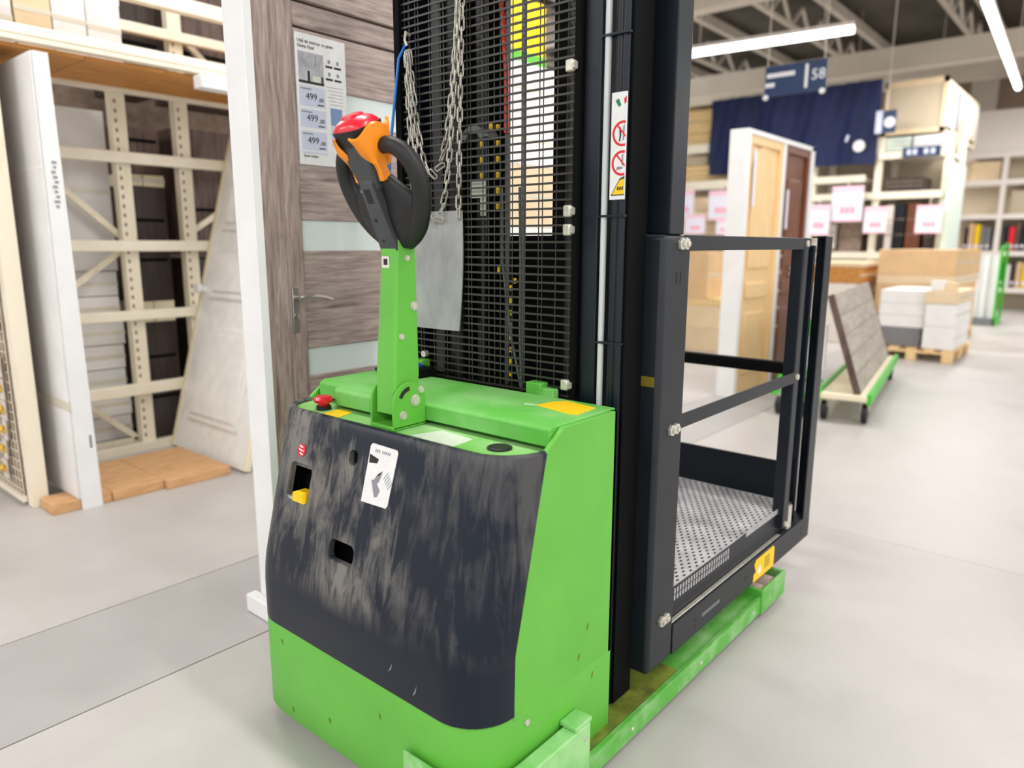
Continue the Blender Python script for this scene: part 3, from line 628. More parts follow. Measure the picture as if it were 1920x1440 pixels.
# lower side beams, ledge, inner plate and toe edge
for s_ in (0, 1):
    f_ = (lambda y: y) if s_ == 0 else (lambda y: 2*YC-y)
    B = lambda nm, m, x0, x1, y0, y1, z0, z1, p=T, bv=0.002: MB().box(x0, x1, min(f_(y0), f_(y1)), max(f_(y0), f_(y1)), z0, z1).build(nm, m, p, bevel=bv)
    sb = B('side_beam', 'steel_dark', 1.742, 2.89, 0.870, 0.880, 0.145, 0.236)
    B('beam_ledge', 'zinc', 1.742, 2.60, 0.8805, 0.8955, 0.225, 0.236, sb)
    B('beam_ledge', 'steel_dark', 2.60, 2.89, 0.8805, 0.93, 0.225, 0.236, sb)
    ip = B('platform_side', 'steel_dark', 1.742, 2.74, 0.896, 0.903, 0.20, 0.325)
    if s_ == 0:
        for i in range(24):
            x = 1.752+i*0.0175
            for j in range(2): MB().box(x, x+0.009, 0.8945, 0.8962, 0.3065+0.0 if j else 0.286, 0.322 if j else 0.302).build('edge_slot', 'tread', ip)
        B('side_plate', 'tread', 2.30, 2.70, 0.8935, 0.8965, 0.318, 0.335, ip, 0.0)
        ys = MB().prism([(2.325, 0.148), (2.328, 0.176), (2.345, 0.18), (2.33, 0.212), (2.345, 0.226), (2.50, 0.228), (2.512, 0.22), (2.512, 0.150), (2.50, 0.146)], 'y', 0.8685, 0.870).build('yellow_sticker', 'yellow', sb)
        MB().prism([(2.36, 0.168), (2.39, 0.166), (2.385, 0.195), (2.37, 0.192)], 'y', 0.8678, 0.8685).build('sticker_print', 'white_st', ys)
        for k in range(5): MB().box(2.42, 2.47, 0.8678, 0.8685, 0.170+k*0.009, 0.1725+k*0.009).build('sticker_print', 'st_black', ys)
        for x, z in ((1.885, 0.192), (1.885, 0.172), (2.25, 0.19), (2.27, 0.19), (2.80, 0.20), (2.80, 0.18)): MB().lathe((x, 0.8702, z), (0, -1, 0), [(0.006, 0), (0.006, 0.0006), (0, 0.0006)], 10).build('hole', 'st_black', sb)
        for k in range(9): MB().box(1.93+k*0.014, 1.938+k*0.014, 0.8694, 0.8702, 0.184, 0.196).build('stamp', 'st_grey', sb)
fp = MB().box(1.742, 2.735, 0.903, 2*YC-0.903, 0.300, 0.322).build('platform_floor', 'tread', T)
sd = MB()
for i in range(46):
    for j in range(30):
        x = 1.76+i*0.0212; y = 0.915+j*0.0275
        if i % 2: y += 0.0137
        q = [(x-0.006, y-0.0028), (x+0.006, y-0.0028), (x+0.006, y+0.0028), (x-0.006, y+0.0028)]
        sd.loft([[(a, b, 0.322) for a, b in q], [(a*0.6+x*0.4, b*0.6+y*0.4, 0.3245) for a, b in q]])
sd.build('tread_studs', 'steel_dark', fp, smooth=0, kind='stuff')
# far end: toe board, rails, posts
MB().box(2.735, 2.745, 0.92, 2*YC-0.92, 0.30, 0.476).build('toe_board', 'navy', T)
MB().box(2.735, 2.775, 0.91, 2*YC-0.91, 0.818, 0.862).build('end_rail', 'black', T, bevel=0.004)
MB().box(2.735, 2.775, 0.91, 2*YC-0.91, 1.286, 1.326).build('end_rail', 'navy', T, bevel=0.004)
for y0, y1, y2, y3 in ((0.870, 0.876, 0.876, 0.925), (2*YC-0.876, 2*YC-0.87, 2*YC-0.925, 2*YC-0.876)):
    ep = MB().box(2.815, 2.888, y0, y1, 0.236, 1.333).box(2.882, 2.888, y2, y3, 0.236, 1.333).box(2.815, 2.888, y2, y3, 1.327, 1.333).build('end_post', 'navy', T, bevel=0.002)
    MB().box(2.775, 2.79, y2+0.02 if y2 < YC else y2, y3+0.02 if y2 < YC else y3-0.02, 0.236, 1.30).build('end_stile', 'navy', T, bevel=0.003)
# side gate on the near side
gt = MB().box(1.71, 2.635, 0.872, 0.878, 1.286, 1.325).build('gate_rail', 'steel_dark', T, bevel=0.002)
MB().box(1.71, 2.60, 0.872, 0.878, 0.815, 0.855).build('gate_rail', 'steel_dark', T, bevel=0.002)
gs = MB().box(2.59, 2.596, 0.873, 0.915, 0.262, 1.325).box(2.596, 2.640, 0.873, 0.879, 0.262, 1.325).build('gate_stile', 'steel_dark', T, bevel=0.002)
for z in (1.306, 0.835, 0.275): MB().lathe((2.617, 0.873, z), (0, -1, 0), [(0.012, 0), (0.011, 0.007), (0, 0.008)], 12).build('gate_bolt', 'zinc', gs)
MB().box(2.655, 2.69, 0.876, 0.884, 0.24, 0.33).build('gate_latch', 'zinc', T)
for z in (1.286, 0.815): MB().box(1.71, 2.70, 2*YC-0.878, 2*YC-0.872, z, z+0.04).build('gate_rail', 'steel_dark', T, bevel=0.002)

# ---- chains and flap hanging on the wire guard
lb = MB(); R_, Lh, rw = 0.0060, 0.0130, 0.0026
pth = [(R_*math.cos(a), 0, Lh+R_*math.sin(a)) for a in [i*PI/6 for i in range(7)]]+[(R_*math.cos(a), 0, -Lh+R_*math.sin(a)) for a in [PI+i*PI/6 for i in range(7)]]
lb.tube(pth, rw, 6, closed=True)
link0 = lb.build('chain_link', 'chain', None); link_me = link0.data; bpy.data.objects.remove(link0)
def chain(pts, label):
    P = [Vector(p) for p in pts]
    # smooth resample
    for _ in range(3):
        Q = [P[0]]
        for i in range(len(P)-1): Q += [P[i]*0.75+P[i+1]*0.25, P[i]*0.25+P[i+1]*0.75]
        P = Q+[P[-1]]
    t = thing('steel_chain', tuple(min(P, key=lambda p: p.z)), label, 'chain', 'chains on the mast guard')
    pitch = 0.0285; acc = 0; k = 0; nxt = pitch/2
    for i in range(len(P)-1):
        seg = (P[i+1]-P[i]).length
        while nxt <= acc+seg:
            p = P[i].lerp(P[i+1], (nxt-acc)/seg); d = (P[i+1]-P[i]).normalized()
            o = bpy.data.objects.new('chain_link', link_me); COL.objects.link(o); o.parent = t
            zq = d; xq = Vector((1, 0, 0))-d*d.x; xq.normalize(); yq = zq.cross(xq)
            if k % 2: xq, yq = yq, -xq
            ang = 0.5+0.3*math.sin(k*1.7); xr = xq*math.cos(ang)+yq*math.sin(ang); yr = zq.cross(xr)
            mt = Matrix((xr, yr, zq)).transposed()
            o.rotation_euler = mt.to_euler(); o.location = p-WL[t.name]; k += 1; nxt += pitch
        acc += seg
    return t
def uloop(x, ya, za, yb, zb, y0, z0, e=2.2):
    L_ = [(x, y0+(ya-y0)*k/12, z0+(za-z0)*(k/12)**e) for k in range(12, 0, -1)]
    return L_+[(x, y0, z0)]+[(x, y0+(yb-y0)*k/12, z0+(zb-z0)*(k/12)**e) for k in range(1, 13)]
chain(uloop(1.474, 1.634, 1.855, 1.430, 1.99, 1.545, 1.503, 2.4), 'upper loop of pale steel chain hanging between the guard hooks')
chain(uloop(1.463, 1.630, 1.850, 1.422, 1.99, 1.532, 1.372, 2.6), 'lower longer loop of pale steel chain reaching the grey flap')
chain([(1.470, 1.640, 1.845), (1.468, 1.632, 1.68), (1.466, 1.622, 1.52), (1.471, 1.616, 1.388)], 'straight left strand of chain holding the grey flap')
chain([(1.472, 1.418, 2.02), (1.470, 1.424, 1.80), (1.468, 1.432, 1.58), (1.471, 1.442, 1.386)], 'straight right strand of chain holding the grey flap')
hk = MB().tube([(1.486, 1.640, 1.88), (1.470, 1.640, 1.885), (1.462, 1.636, 1.862), (1.468, 1.634, 1.848)], 0.004, 8).build('guard_hook', 'zinc', T)
MB().box(1.474, 1.484, 1.42, 1.44, 2.0, 2.03).build('guard_hook', 'zinc', T)
fb = MB(); rows = []
for j in range(13):
    tz = j/12; z = 1.392-0.336*tz
    rows.append([(1.474+0.003*math.sin(3*tz+yk*2)-0.002*tz, 1.432+(0.198)*yk+0.010*math.sin(tz*PI)*(0 if yk else -0.5)+0.014*tz, z) for yk in [i/8 for i in range(9)]])
back = [[(x+0.004, y, z) for x, y, z in rw_] for rw_ in rows]
fb.loft([r_+b_[::-1] for r_, b_ in zip(rows, back)])
tag(fb.build('rubber_flap', 'grey_flap', None, smooth=60), 'scuffed grey rectangular flap hanging from chains on the mast guard', 'flap')

# ================================================================== door display on the left
D = thing('door_display_stand', (1.8, 2.2, 0), 'white free-standing partition holding the grey oak show door', 'display stand')
MB().box(1.262, 1.292, 2.135, 2.252, 0, 2.75).build('end_board', 'white', D, bevel=0.002)
MB().box(1.292, 2.40, 2.205, 2.25, 0, 2.75).build('back_board', 'white', D)
MB().box(2.37, 2.40, 2.135, 2.205, 0, 2.75).build('end_board', 'white', D, bevel=0.002)
MB().box(1.222, 1.262, 2.14, 2.285, 0, 0.065).build('foot', 'white', D, bevel=0.004)
DR = thing('show_door', (1.83, 2.18, 0.0), 'grey-brown oak laminate interior door with frosted glass strips', 'door')
MB().box(1.293, 1.383, 2.158, 2.204, 0, 2.22).build('door_frame', 'oak_v', DR, bevel=0.003)
MB().box(2.278, 2.368, 2.158, 2.204, 0, 2.22).build('door_frame', 'oak_v', DR, bevel=0.003)
MB().box(1.383, 2.278, 2.158, 2.204, 2.075, 2.22).build('door_head', 'oak', DR, bevel=0.003)
MB().box(1.386, 1.456, 2.166, 2.204, 0.01, 2.07).build('stile', 'oak_v', DR, bevel=0.004)
MB().box(2.205, 2.275, 2.166, 2.204, 0.01, 2.07).build('stile', 'oak_v', DR, bevel=0.004)
for z0, z1 in ((0.01, 0.40), (0.50, 0.842), (0.938, 1.277), (1.379, 1.712), (1.812, 1.99), (1.997, 2.07)):
    MB().box(1.456, 2.205, 2.170, 2.204, z0, z1).build('door_plank', 'oak', DR, bevel=0.004)
for z0, z1 in ((0.40, 0.50), (0.842, 0.938), (1.277, 1.379), (1.712, 1.812)):
    MB().box(1.456, 2.205, 2.178, 2.20, z0, z1).build('glass_pane', 'frost', DR)
hdl = MB().box(1.398, 1.424, 2.160, 2.166, 1.0, 1.155).build('handle_plate', 'satin', DR, bevel=0.002)
MB().cyl((1.411, 2.162, 1.118), (1.411, 2.128, 1.118), 0.009, 12).build('handle_neck', 'satin', hdl)
MB().tube([(1.405, 2.125, 1.118), (1.43, 2.122, 1.123), (1.47, 2.124, 1.124), (1.51, 2.128, 1.117), (1.538, 2.13, 1.108)], [0.009, 0.009, 0.008, 0.007, 0.006], 10).build('handle_lever', 'satin', hdl)
MB().lathe((1.411, 2.1605, 1.055), (0, -1, 0), [(0.011, 0), (0.011, 0.004), (0.0, 0.005)], 14).build('lock_rose', 'satin', hdl)
# price poster on the door
PO = box('price_poster', 'white_st', None, 1.459, 1.658, 2.1640, 2.1695, 1.563, 1.977)
tag(PO, 'white door price poster with a room photo and three prices of 499', 'poster')
def pq(name, m, x0, x1, z0, z1, d=0.0004): return box(name, m, PO, x0, x1, 2.1640-d, 2.1640, z0, z1)
text('heading', 'Ușă de interior cu geam', 0.0142, (1.467, 2.1635, 1.949), '-y', 'st_black', PO)
text('heading', 'Gama Opal', 0.0142, (1.467, 2.1635, 1.933), '-y', 'st_black', PO)
ph = pq('room_photo', 'st_photo', 1.468, 1.567, 1.823, 1.921)
for nm, m, x0, x1, z0, z1 in (('print', 'st_black', 1.468, 1.567, 1.823, 1.831), ('print', 'st_black', 1.503, 1.512, 1.831, 1.863), ('print', 'label_faded', 1.522, 1.555, 1.831, 1.85), ('print', 'st_grey', 1.534, 1.537, 1.88, 1.915), ('print', 'dark_door', 1.555, 1.565, 1.831, 1.852)):
    box(nm, m, ph, x0, x1, 2.1632, 2.1637, z0, z1)
for i, (zt, zb) in enumerate(((1.815, 1.752), (1.742, 1.684), (1.672, 1.612))):
    fdl = pq('price_field', 'st_lilac', 1.468, 1.570, zb, zt)
    text('price', '499', 0.030, (1.492, 2.1633, zb+0.021), '-y', 'st_black', PO)
    text('price', ',00', 0.018, (1.541, 2.1633, zb+0.018), '-y', 'st_black', PO)
    box('print', 'st_grey', PO, 1.473, 1.515, 2.1632, 2.1637, zt-0.011, zt-0.007); box('print', 'st_black', PO, 1.537, 1.562, 2.1632, 2.1637, zb+0.005, zb+0.009)
pq('print', 'st_lilac', 1.468, 1.570, 1.600, 1.606, 0.0006)
text('heading', 'Setul conține', 0.011, (1.474, 2.1635, 1.588), '-y', 'st_black', PO)
for x in (1.575, 1.610):
    for z in (1.885, 1.845):
        pq('icon', 'st_black', x, x+0.029, z, z+0.007); pq('icon', 'st_grey', x+0.01, x+0.02, z+0.014, z+0.026)
for k in range(6): pq('print', 'st_grey', 1.577+(k % 3)*0.006, 1.642, 1.823-k*0.011, 1.8245-k*0.011)
pq('print', 'st_blue', 1.589, 1.637, 1.70, 1.757); pq('print', 'st_lilac', 1.589, 1.637, 1.63, 1.70)

# ================================================================== racking on the left
RK = thing('storage_rack', (1.9, 4.4, 0), 'cream steel storage rack behind the show door with beams and a wooden shelf', 'rack')
for x in (1.07, 3.55):
    MB().box(x, x+0.075, 4.03, 4.10, 0, 3.4).build('rack_post', 'cream_worn', RK, bevel=0.004)
    MB().box(x, x+0.075, 4.70, 4.77, 0, 3.4).build('rack_post', 'cream_worn', RK, bevel=0.004)
for x in (1.895, 2.275):
    p_ = MB().box(x, x+0.085, 4.71, 4.78, 0, 3.4).build('rack_post', 'cream_worn', RK, bevel=0.004)
    for k in range(46):
        z = 0.08+k*0.055
        if k == 0: hole = MB().box(x+0.016, x+0.030, 4.7085, 4.7105, z, z+0.022).build('post_hole', 'grid_back', p_)
        else: share('post_hole', hole, p_, (x+0.023, 4.7095, z+0.011))
fbm = MB().box(1.145, 3.55, 4.03, 4.09, 2.215, 2.29).build('rack_beam', 'cream', RK, bevel=0.006)
MB().box(1.145, 3.55, 4.024, 4.03, 2.245, 2.26).build('beam_groove', 'cream', fbm)
MB().box(1.145, 3.55, 4.03, 4.09, 2.51, 2.585).build('rack_beam', 'cream', RK, bevel=0.006)
for z0, z1 in ((2.17, 2.235), (1.77, 1.837), (1.251, 1.318), (0.831, 0.892), (0.362, 0.433), (2.52, 2.58)):
    MB().box(1.145, 3.55, 4.66, 4.71, z0, z1).build('rack_beam', 'cream', RK, bevel=0.006)
for k in range(6): box('shelf_board', 'board_under', RK, 1.15+k*0.4, 1.545+k*0.4, 4.09, 4.66, 2.195, 2.213)
for (xa, za), (xb, zb) in (((1.60, 1.63), (1.93, 1.33)), ((1.25, 0.78), (1.93, 1.27)), ((1.58, 0.36), (1.90, 0.06)), ((2.37, 1.38), (2.75, 1.62)), ((1.55, 2.30), (1.92, 2.55)), ((2.36, 2.62), (2.75, 2.28)), ((1.55, 0.05), (1.92, 0.05))):
    MB().bar((xa, 4.80, za), (xb, 4.80, zb), 0.035, 0.03).build('rack_brace', 'cream_worn', RK)
MB().bar((1.145, 4.74, 2.68), (2.0, 4.74, 2.68), 0.03, 0.05).build('rack_brace', 'cream_worn', RK)
MB().box(2.06, 2.50, 3.93, 4.02, 2.125, 2.195).build('rail_cover', 'white', RK, bevel=0.004)
box('base_rail', 'cream_worn', RK, 1.145, 3.55, 4.66, 4.71, 0.0, 0.05)
# boards on the floor under the rack
for i, (x0, x1, y0, y1) in enumerate(((1.10, 1.37, 3.84, 4.02), (1.372, 1.63, 3.83, 4.42), (1.632, 1.995, 3.80, 4.42))):
    tag(box('timber_board', 'board', None, x0, x1, y0, y1, 0.0, 0.052, bevel=0.004), ('short board on the floor with its end under the tall white carton', 'middle wooden board lying on the floor below the rack', 'rightmost wooden board on the floor beside the wrapped white door')[i], 'board', 'boards under the rack')
# tall white carton standing at the rack post
TC = thing('tall_carton', (1.27, 4.1, 0.0), 'tall narrow white carton standing upright at the rack post', 'carton')
ring = lambda z, x0, x1, y0, y1: [(x0, y0, z), (x1, y0, z), (x1, y1, z), (x0, y1, z)]
MB().loft([ring(0.0, 1.225, 1.318, 3.825, 3.836), ring(2.14, 1.236, 1.298, 3.84, 3.85)]).build('front_face', 'white', TC)
MB().loft([ring(0.053, 1.215, 1.316, 3.838, 4.42), ring(2.14, 1.228, 1.296, 3.852, 4.45)]).build('carton_body', 'carton_side', TC, bevel=0.003)
MB().loft([ring(0.50, 1.2120, 1.3155, 3.834, 4.43), ring(0.545, 1.2122, 1.3155, 3.834, 4.43)]).build('tape_band', 'tape', TC)
MB().loft([ring(1.64, 1.224, 1.23, 3.846, 4.44), ring(1.648, 1.224, 1.23, 3.846, 4.44)]).build('crease', 'carton_white', TC)
for k in range(10):
    z = 1.66-k*0.022; MB().box(1.262+0.006*math.sin(k*2.1), 1.278+0.004*math.cos(k*1.7), 3.8315, 3.8345, z, z+0.009).build('print', 'st_grey', TC)
for k in range(6):
    z = 0.36-k*0.011; MB().box(1.288, 1.299, 3.8265, 3.8295, z, z+0.007).build('print', 'st_black', TC)
# plastic wrapped white door leaning in the rack
WD = thing('wrapped_door', (2.05, 4.2, 0.0), 'white panelled door in clear plastic film leaning inside the rack', 'door')
lu = Vector((0.268, 0, 0.963)).normalized(); ln = Vector((-lu.z, 0, lu.x)); B0 = Vector((2.045, 3.74, 0.013))
def dbox(y0, y1, h0, h1, n0, n1):
    return MB().obox(B0+Vector((0, (y0+y1)/2, 0))+lu*(h0+h1)/2+ln*(n0+n1)/2, (0, (y1-y0)/2, 0), lu*(h1-h0)/2, ln*(n1-n0)/2)
dbox(0, 0.90, 0, 2.08, -0.035, 0.0).build('door_leaf', 'film', WD, bevel=0.004)
for h0, h1 in ((0.20, 0.80), (0.98, 1.28), (1.42, 1.95)):
    pn = dbox(0.15, 0.75, h0, h1, 0.0, 0.012).build('door_panel', 'film', WD, bevel=0.006)
    dbox(0.19, 0.71, h0+0.045, h1-0.045, 0.012, 0.022).build('panel_field', 'film', WD, bevel=0.004)
dbox(0.86, 0.905, 0, 2.08, -0.036, 0.004).build('edge_foam', 'foam', WD, bevel=0.006)
dbox(-0.006, 0.02, 0, 0.22, -0.038, 0.006).build('edge_foam', 'foam', WD, bevel=0.006)
MB().lathe(B0+Vector((0, 0.845, 0))+lu*1.03, ln, [(0.022, 0), (0.024, 0.03), (0.034, 0.045), (0.03, 0.06), (0, 0.066)], 14).build('knob', 'white', WD)
# goods in the rack behind
def carton(x0, x1, y0, y1, z0, z1, m, label, group, lidm=None):
    t = thing('carton', ((x0+x1)/2, (y0+y1)/2, z0), label, 'carton', group)
    MB().box(x0, x1, y0, y1, z0, z1).build('carton_body', m, t, bevel=0.004)
    MB().box(x0-0.0015, x1+0.0015, y0-0.0015, y0+0.001, (z0+z1)/2-0.012, (z0+z1)/2+0.012).build('carton_seam', lidm or 'tape', t)
    return t
z = 0.06
names7 = ('lowest', 'second', 'third', 'fourth', 'fifth', 'sixth', 'topmost')
for i in range(7):
    carton(1.24, 1.90+0.01*math.sin(i*2), 4.86, 5.45, z, z+0.148, 'carton_white' if i % 2 else 'carton_side', f'{names7[i]} flat white carton in the pile behind the rack post', 'flat cartons in the rack')
    z += 0.153
carton(1.26, 1.915, 4.88, 4.99, z, 2.085, 'carton_side', 'big upright grey-white carton on top of the flat carton pile', 'flat cartons in the rack')
BK = struct(box('wall_rack_back', 'grid_back', None, 0.2, 6.6, 5.75, 5.80, 0, 3.6))
dd = ((2.00, 2.27, 4.92, 0.0, 0.78, 'dark_door', 'dark walnut door pack lowest behind the rack beams'), (2.00, 2.27, 4.92, 0.93, 1.655, 'dark_door', 'dark walnut door pack at mid height behind the rack'), (1.98, 2.27, 4.95, 1.74, 2.02, 'dark_door2', 'brown door pack just under the wooden shelf'),
      (2.36, 2.95, 4.92, 0.0, 1.20, 'dark_door', 'dark door pack right of the second rack post, below'), (2.36, 2.95, 4.92, 1.23, 2.05, 'dark_door2', 'brown streaked door pack right of the second rack post, above'))
for x0, x1, y0, z0, z1, mm, lab in dd:
    t = thing('door_pack', ((x0+x1)/2, y0+0.2, z0), lab, 'door pack', 'door packs in the rack')
    MB().box(x0, x1, y0, y0+0.40, z0, z1).build('pack_body', mm, t, bevel=0.004)
    for k in (0.35, 0.7): MB().box(x0+0.06, x1-0.02, y0-0.004, y0, z0+(z1-z0)*k, z0+(z1-z0)*k+0.02).build('pack_slot', 'black', t)
for z0, z1, x0 in ((1.66, 1.735, 2.0), (0.785, 0.925, 2.0)):
    for q in (0, 1):
        carton(x0+q*0.14, x0+0.135+q*0.14, 4.93, 5.3, z0, z1, 'foam', ('left' if q == 0 else 'right')+(' cream card sleeve between the upper dark door packs' if z0 > 1 else ' cream card sleeve between the lower dark door packs'), 'card sleeves')
for i, (x0, x1, z1) in enumerate(((1.16, 1.30, 2.50), (1.31, 1.47, 2.62), (1.475, 1.63, 2.60), (1.635, 1.80, 2.58))):
    carton(x0, x1, 4.25, 4.60, 2.215, z1, ('carton_side', 'kraft2', 'carton_white', 'carton_white')[i], ('leftmost pale carton on the wooden shelf', 'cream-edged white carton second on the wooden shelf', 'white carton third on the wooden shelf', 'white carton fourth on the wooden shelf')[i], 'cartons on the shelf')
carton(1.16, 1.82, 4.90, 5.4, 2.60, 3.1, 'carton_white', 'big white carton high up behind the top rack beam', 'cartons on the shelf')
for x0, x1, mm, lab in ((2.0, 2.26, 'dark_door', 'black tall pack standing on the shelf between the rack posts'), (2.38, 3.0, 'dark_door2', 'brown tall pack standing on the shelf right of the posts')):
    t = thing('door_pack', ((x0+x1)/2, 4.5, 2.214), lab, 'door pack', 'door packs in the rack')
    MB().box(x0, x1, 4.85, 5.2, 2.214, 3.2).build('pack_body', mm, t, bevel=0.004)
    MB().box(x0, x1, 4.845, 4.85, 2.5, 2.52).build('pack_slot', 'black', t)
# wire grid at the rack end with hanging brass hooks
GR = thing('wire_grid_panel', (1.06, 4.4, 0.02), 'grey wire grid panel on the end of the storage rack', 'grid panel')
gm = MB()
for k in range(12): gm.bar((1.062, 4.12+k*0.05, 0.02), (1.062, 4.12+k*0.05, 2.4), 0.004, 0.004, up=(1, 0, 0))
for k in range(48): gm.bar((1.058, 4.12, 0.03+k*0.05), (1.058, 4.67, 0.03+k*0.05), 0.004, 0.004)
gm.build('grid_wires', 'cream_worn', GR, smooth=0, kind='stuff')
MB().box(1.066, 1.07, 4.11, 4.69, 0.02, 2.4).build('backing_board', 'grid_back', GR)
MB().box(1.05, 1.068, 4.10, 4.70, 0.02, 0.05).build('grid_rail', 'cream_worn', GR)
hooks = ((4.14, 1.36), (4.14, 1.13), (4.17, 0.93), (4.175, 0.71), (4.18, 0.60), (4.185, 0.49), (4.21, 0.385), (4.25, 0.28), (4.28, 0.17), (4.15, 1.55))
ordn = ('second from top', 'third from top', 'fourth from top', 'fifth from top', 'sixth from top', 'seventh from top', 'eighth from top', 'second from the floor', 'nearest the floor', 'topmost')
for i, (y, z) in enumerate(hooks):
    t = thing('brass_hook_pack', (1.045, y, z-0.055), f'small card pack with a yellow brass hook on the wire grid, {ordn[i]}', 'hook', 'brass hooks on the grid')
    MB().box(1.038, 1.042, y-0.03, y+0.03, z-0.055, z+0.045).build('backing_card', 'packet', t)
    MB().tube([(1.036, y+0.012, z+0.012), (1.022, y, z+0.008), (1.012, y-0.025, z+0.004), (1.008, y-0.045, z+0.016)], [0.010, 0.009, 0.010, 0.012], 8).build('hook_arm', 'brass', t)
    MB().lathe((1.038, y, z-0.01), (-1, 0, 0), [(0.016, 0), (0.014, 0.010), (0, 0.012)], 12).build('hook_base', 'brass', t)
    MB().cyl((1.056, y, z+0.038), (1.036, y, z+0.038), 0.003, 6).build('peg', 'zinc', t)
# goods seen through the mast
lay = [('white', 0.0, 0.55), ('kraft2', 0.55, 1.0), ('carton_white', 1.0, 1.45), ('kraft2', 1.45, 1.95), ('carton_white', 1.95, 2.35), ('carton_side', 2.35, 2.75)]
for i, (mm, z0, z1) in enumerate(lay):
    carton(4.0, 5.6, 3.95, 4.6, z0, z1-0.004, mm, f'{("lowest", "second", "third", "fourth", "fifth", "topmost")[i]} big carton of the tower seen through the mast mesh', 'carton tower behind the mast')
SG = thing('promo_board', (4.8, 4.2, 2.75), 'yellow and green header board above the carton tower behind the mast', 'board')
MB().box(4.2, 5.4, 4.2, 4.25, 2.75, 3.35).build('board_body', 'yellow', SG); MB().box(4.2, 5.4, 4.19, 4.2, 2.75, 2.92).build('board_band', 'green', SG)

# ================================================================== door display on the right, beyond the platform
E2 = thing('door_display_stand', (6.7, 2.57, 0), 'white partition in the background holding a pine door and a brown door', 'display stand')
MB().box(5.90, 5.95, 2.49, 2.655, 0, 2.23).build('end_board', 'white', E2, bevel=0.004)
MB().box(5.95, 7.50, 2.60, 2.65, 0, 2.23).build('back_board', 'white', E2)
MB().box(6.70, 6.765, 2.495, 2.60, 0, 2.23).build('jamb', 'white', E2, bevel=0.004)
MB().box(7.41, 7.50, 2.49, 2.60, 0, 2.23).build('jamb', 'white', E2, bevel=0.004)
MB().box(5.95, 7.50, 2.49, 2.60, 2.19, 2.23).build('header', 'white', E2, bevel=0.004)
def panel_door(x0, x1, m, label, arch):
    t = thing('show_door', ((x0+x1)/2, 2.55, 0), label, 'door')
    f = 0.06
    MB().box(x0, x0+f, 2.50, 2.60, 0, 2.19).build('door_frame', m, t, bevel=0.006); MB().box(x1-f, x1, 2.50, 2.60, 0, 2.19).build('door_frame', m, t, bevel=0.006)
    MB().box(x0+f, x1-f, 2.50, 2.60, 2.12, 2.19).build('door_frame', m, t, bevel=0.006)
    MB().box(x0+f, x1-f, 2.53, 2.57, 0.01, 2.12).build('door_leaf', m, t)
    for z0, z1 in ((0.18, 0.72), (0.84, 0.98), (1.10, 2.0)):
        P = [(x0+f+0.07, z0), (x1-f-0.07, z0), (x1-f-0.07, z1-0.1 if z1 > 1.9 else z1)]
        if z1 > 1.9 and arch: P += arc((x0+x1)/2, z1-0.1, (x1-x0)/2-f-0.07, 0, 180, 10)[1:-1]
        P += [(x0+f+0.07, z1-0.1 if z1 > 1.9 else z1)]
        pn = MB().prism(P, 'y', 2.515, 2.53).build('door_panel', m, t, bevel=0.01)
    return t
pd = panel_door(5.955, 6.70, 'pine', 'pale pine panelled door in the white background partition', True)
MB().box(6.04, 6.09, 2.494, 2.50, 1.62, 2.08).build('paper_strip', 'tag_white', pd)
bd = panel_door(6.768, 7.41, 'brown', 'dark red-brown panelled door right of the pine door', False)
MB().box(6.84, 6.885, 2.494, 2.50, 1.45, 1.80).build('paper_strip', 'tag_white', bd)
for z in (0.55, 0.72, 0.88, 1.05, 1.2, 1.36): MB().lathe((6.80, 2.50, z), (0, -1, 0), [(0.016, 0), (0.012, 0.012), (0, 0.014)], 12).build('stud', 'satin', bd)
for z in (1.08, 1.02): MB().lathe((7.12, 2.515, z), (0, -1, 0), [(0.024, 0), (0.02, 0.02), (0, 0.03)], 12).build('handle_rose', 'satin', bd)

# ================================================================== trolley with grey boards
TR = thing('flatbed_trolley', (6.4, 1.55, 0), 'green flatbed trolley carrying a leaning grey-brown board', 'trolley')
A_, B_ = Vector((5.58, 1.335, 0.20)), Vector((7.9, 1.68, 0.20)); td = (B_-A_).normalized(); tn = Vector((-td.y, td.x, 0))
MB().obox((A_+B_)/2+tn*0.17+Vector((0, 0, 0.0)), td*1.18, tn*0.16, Vector((0, 0, 0.02))).build('bed', 'foam', TR, bevel=0.004)
MB().obox((A_+B_)/2+Vector((0, 0, 0.0)), td*1.18, tn*0.015, Vector((0, 0, 0.04))).build('bed_rail', 'trolley', TR, bevel=0.004)
MB().obox((A_+B_)/2+tn*0.345, td*1.18, tn*0.015, Vector((0, 0, 0.04))).build('bed_rail', 'trolley', TR, bevel=0.004)
for k in (0.05, 0.95):
    for s_ in (0.03, 0.31):
        c = A_.lerp(B_, k)+tn*s_
        wl = MB().cyl((c.x, c.y, 0.08)-tn*0.02 if False else Vector((c.x, c.y, 0.08))-tn*0.02, Vector((c.x, c.y, 0.08))+tn*0.02, 0.08, 18).build('wheel', 'rubber', TR, bevel=0.006)
        MB().obox((c.x, c.y, 0.135), td*0.03, tn*0.03, Vector((0, 0, 0.03))).build('wheel_fork', 'zinc', wl)
BP = thing('leaning_board', (6.4, 1.6, 0.225), 'grey-brown ribbed board leaning on the green trolley', 'board')
lean = Vector((0, 0, 0.72))+tn*0.24; ll = lean.normalized(); pn_ = td.cross(ll)
c0 = (A_+B_)/2+tn*0.085+Vector((0, 0, 0.022))
MB().obox(c0+lean/2, td*1.10, ll*lean.length/2, pn_*0.02).build('board_body', 'panel_grey', BP, bevel=0.003)
for k in range(4): MB().obox(c0+lean*(0.18+k*0.2), td*1.09, ll*0.003, pn_*0.0225).build('board_groove', 'grid_back', BP)
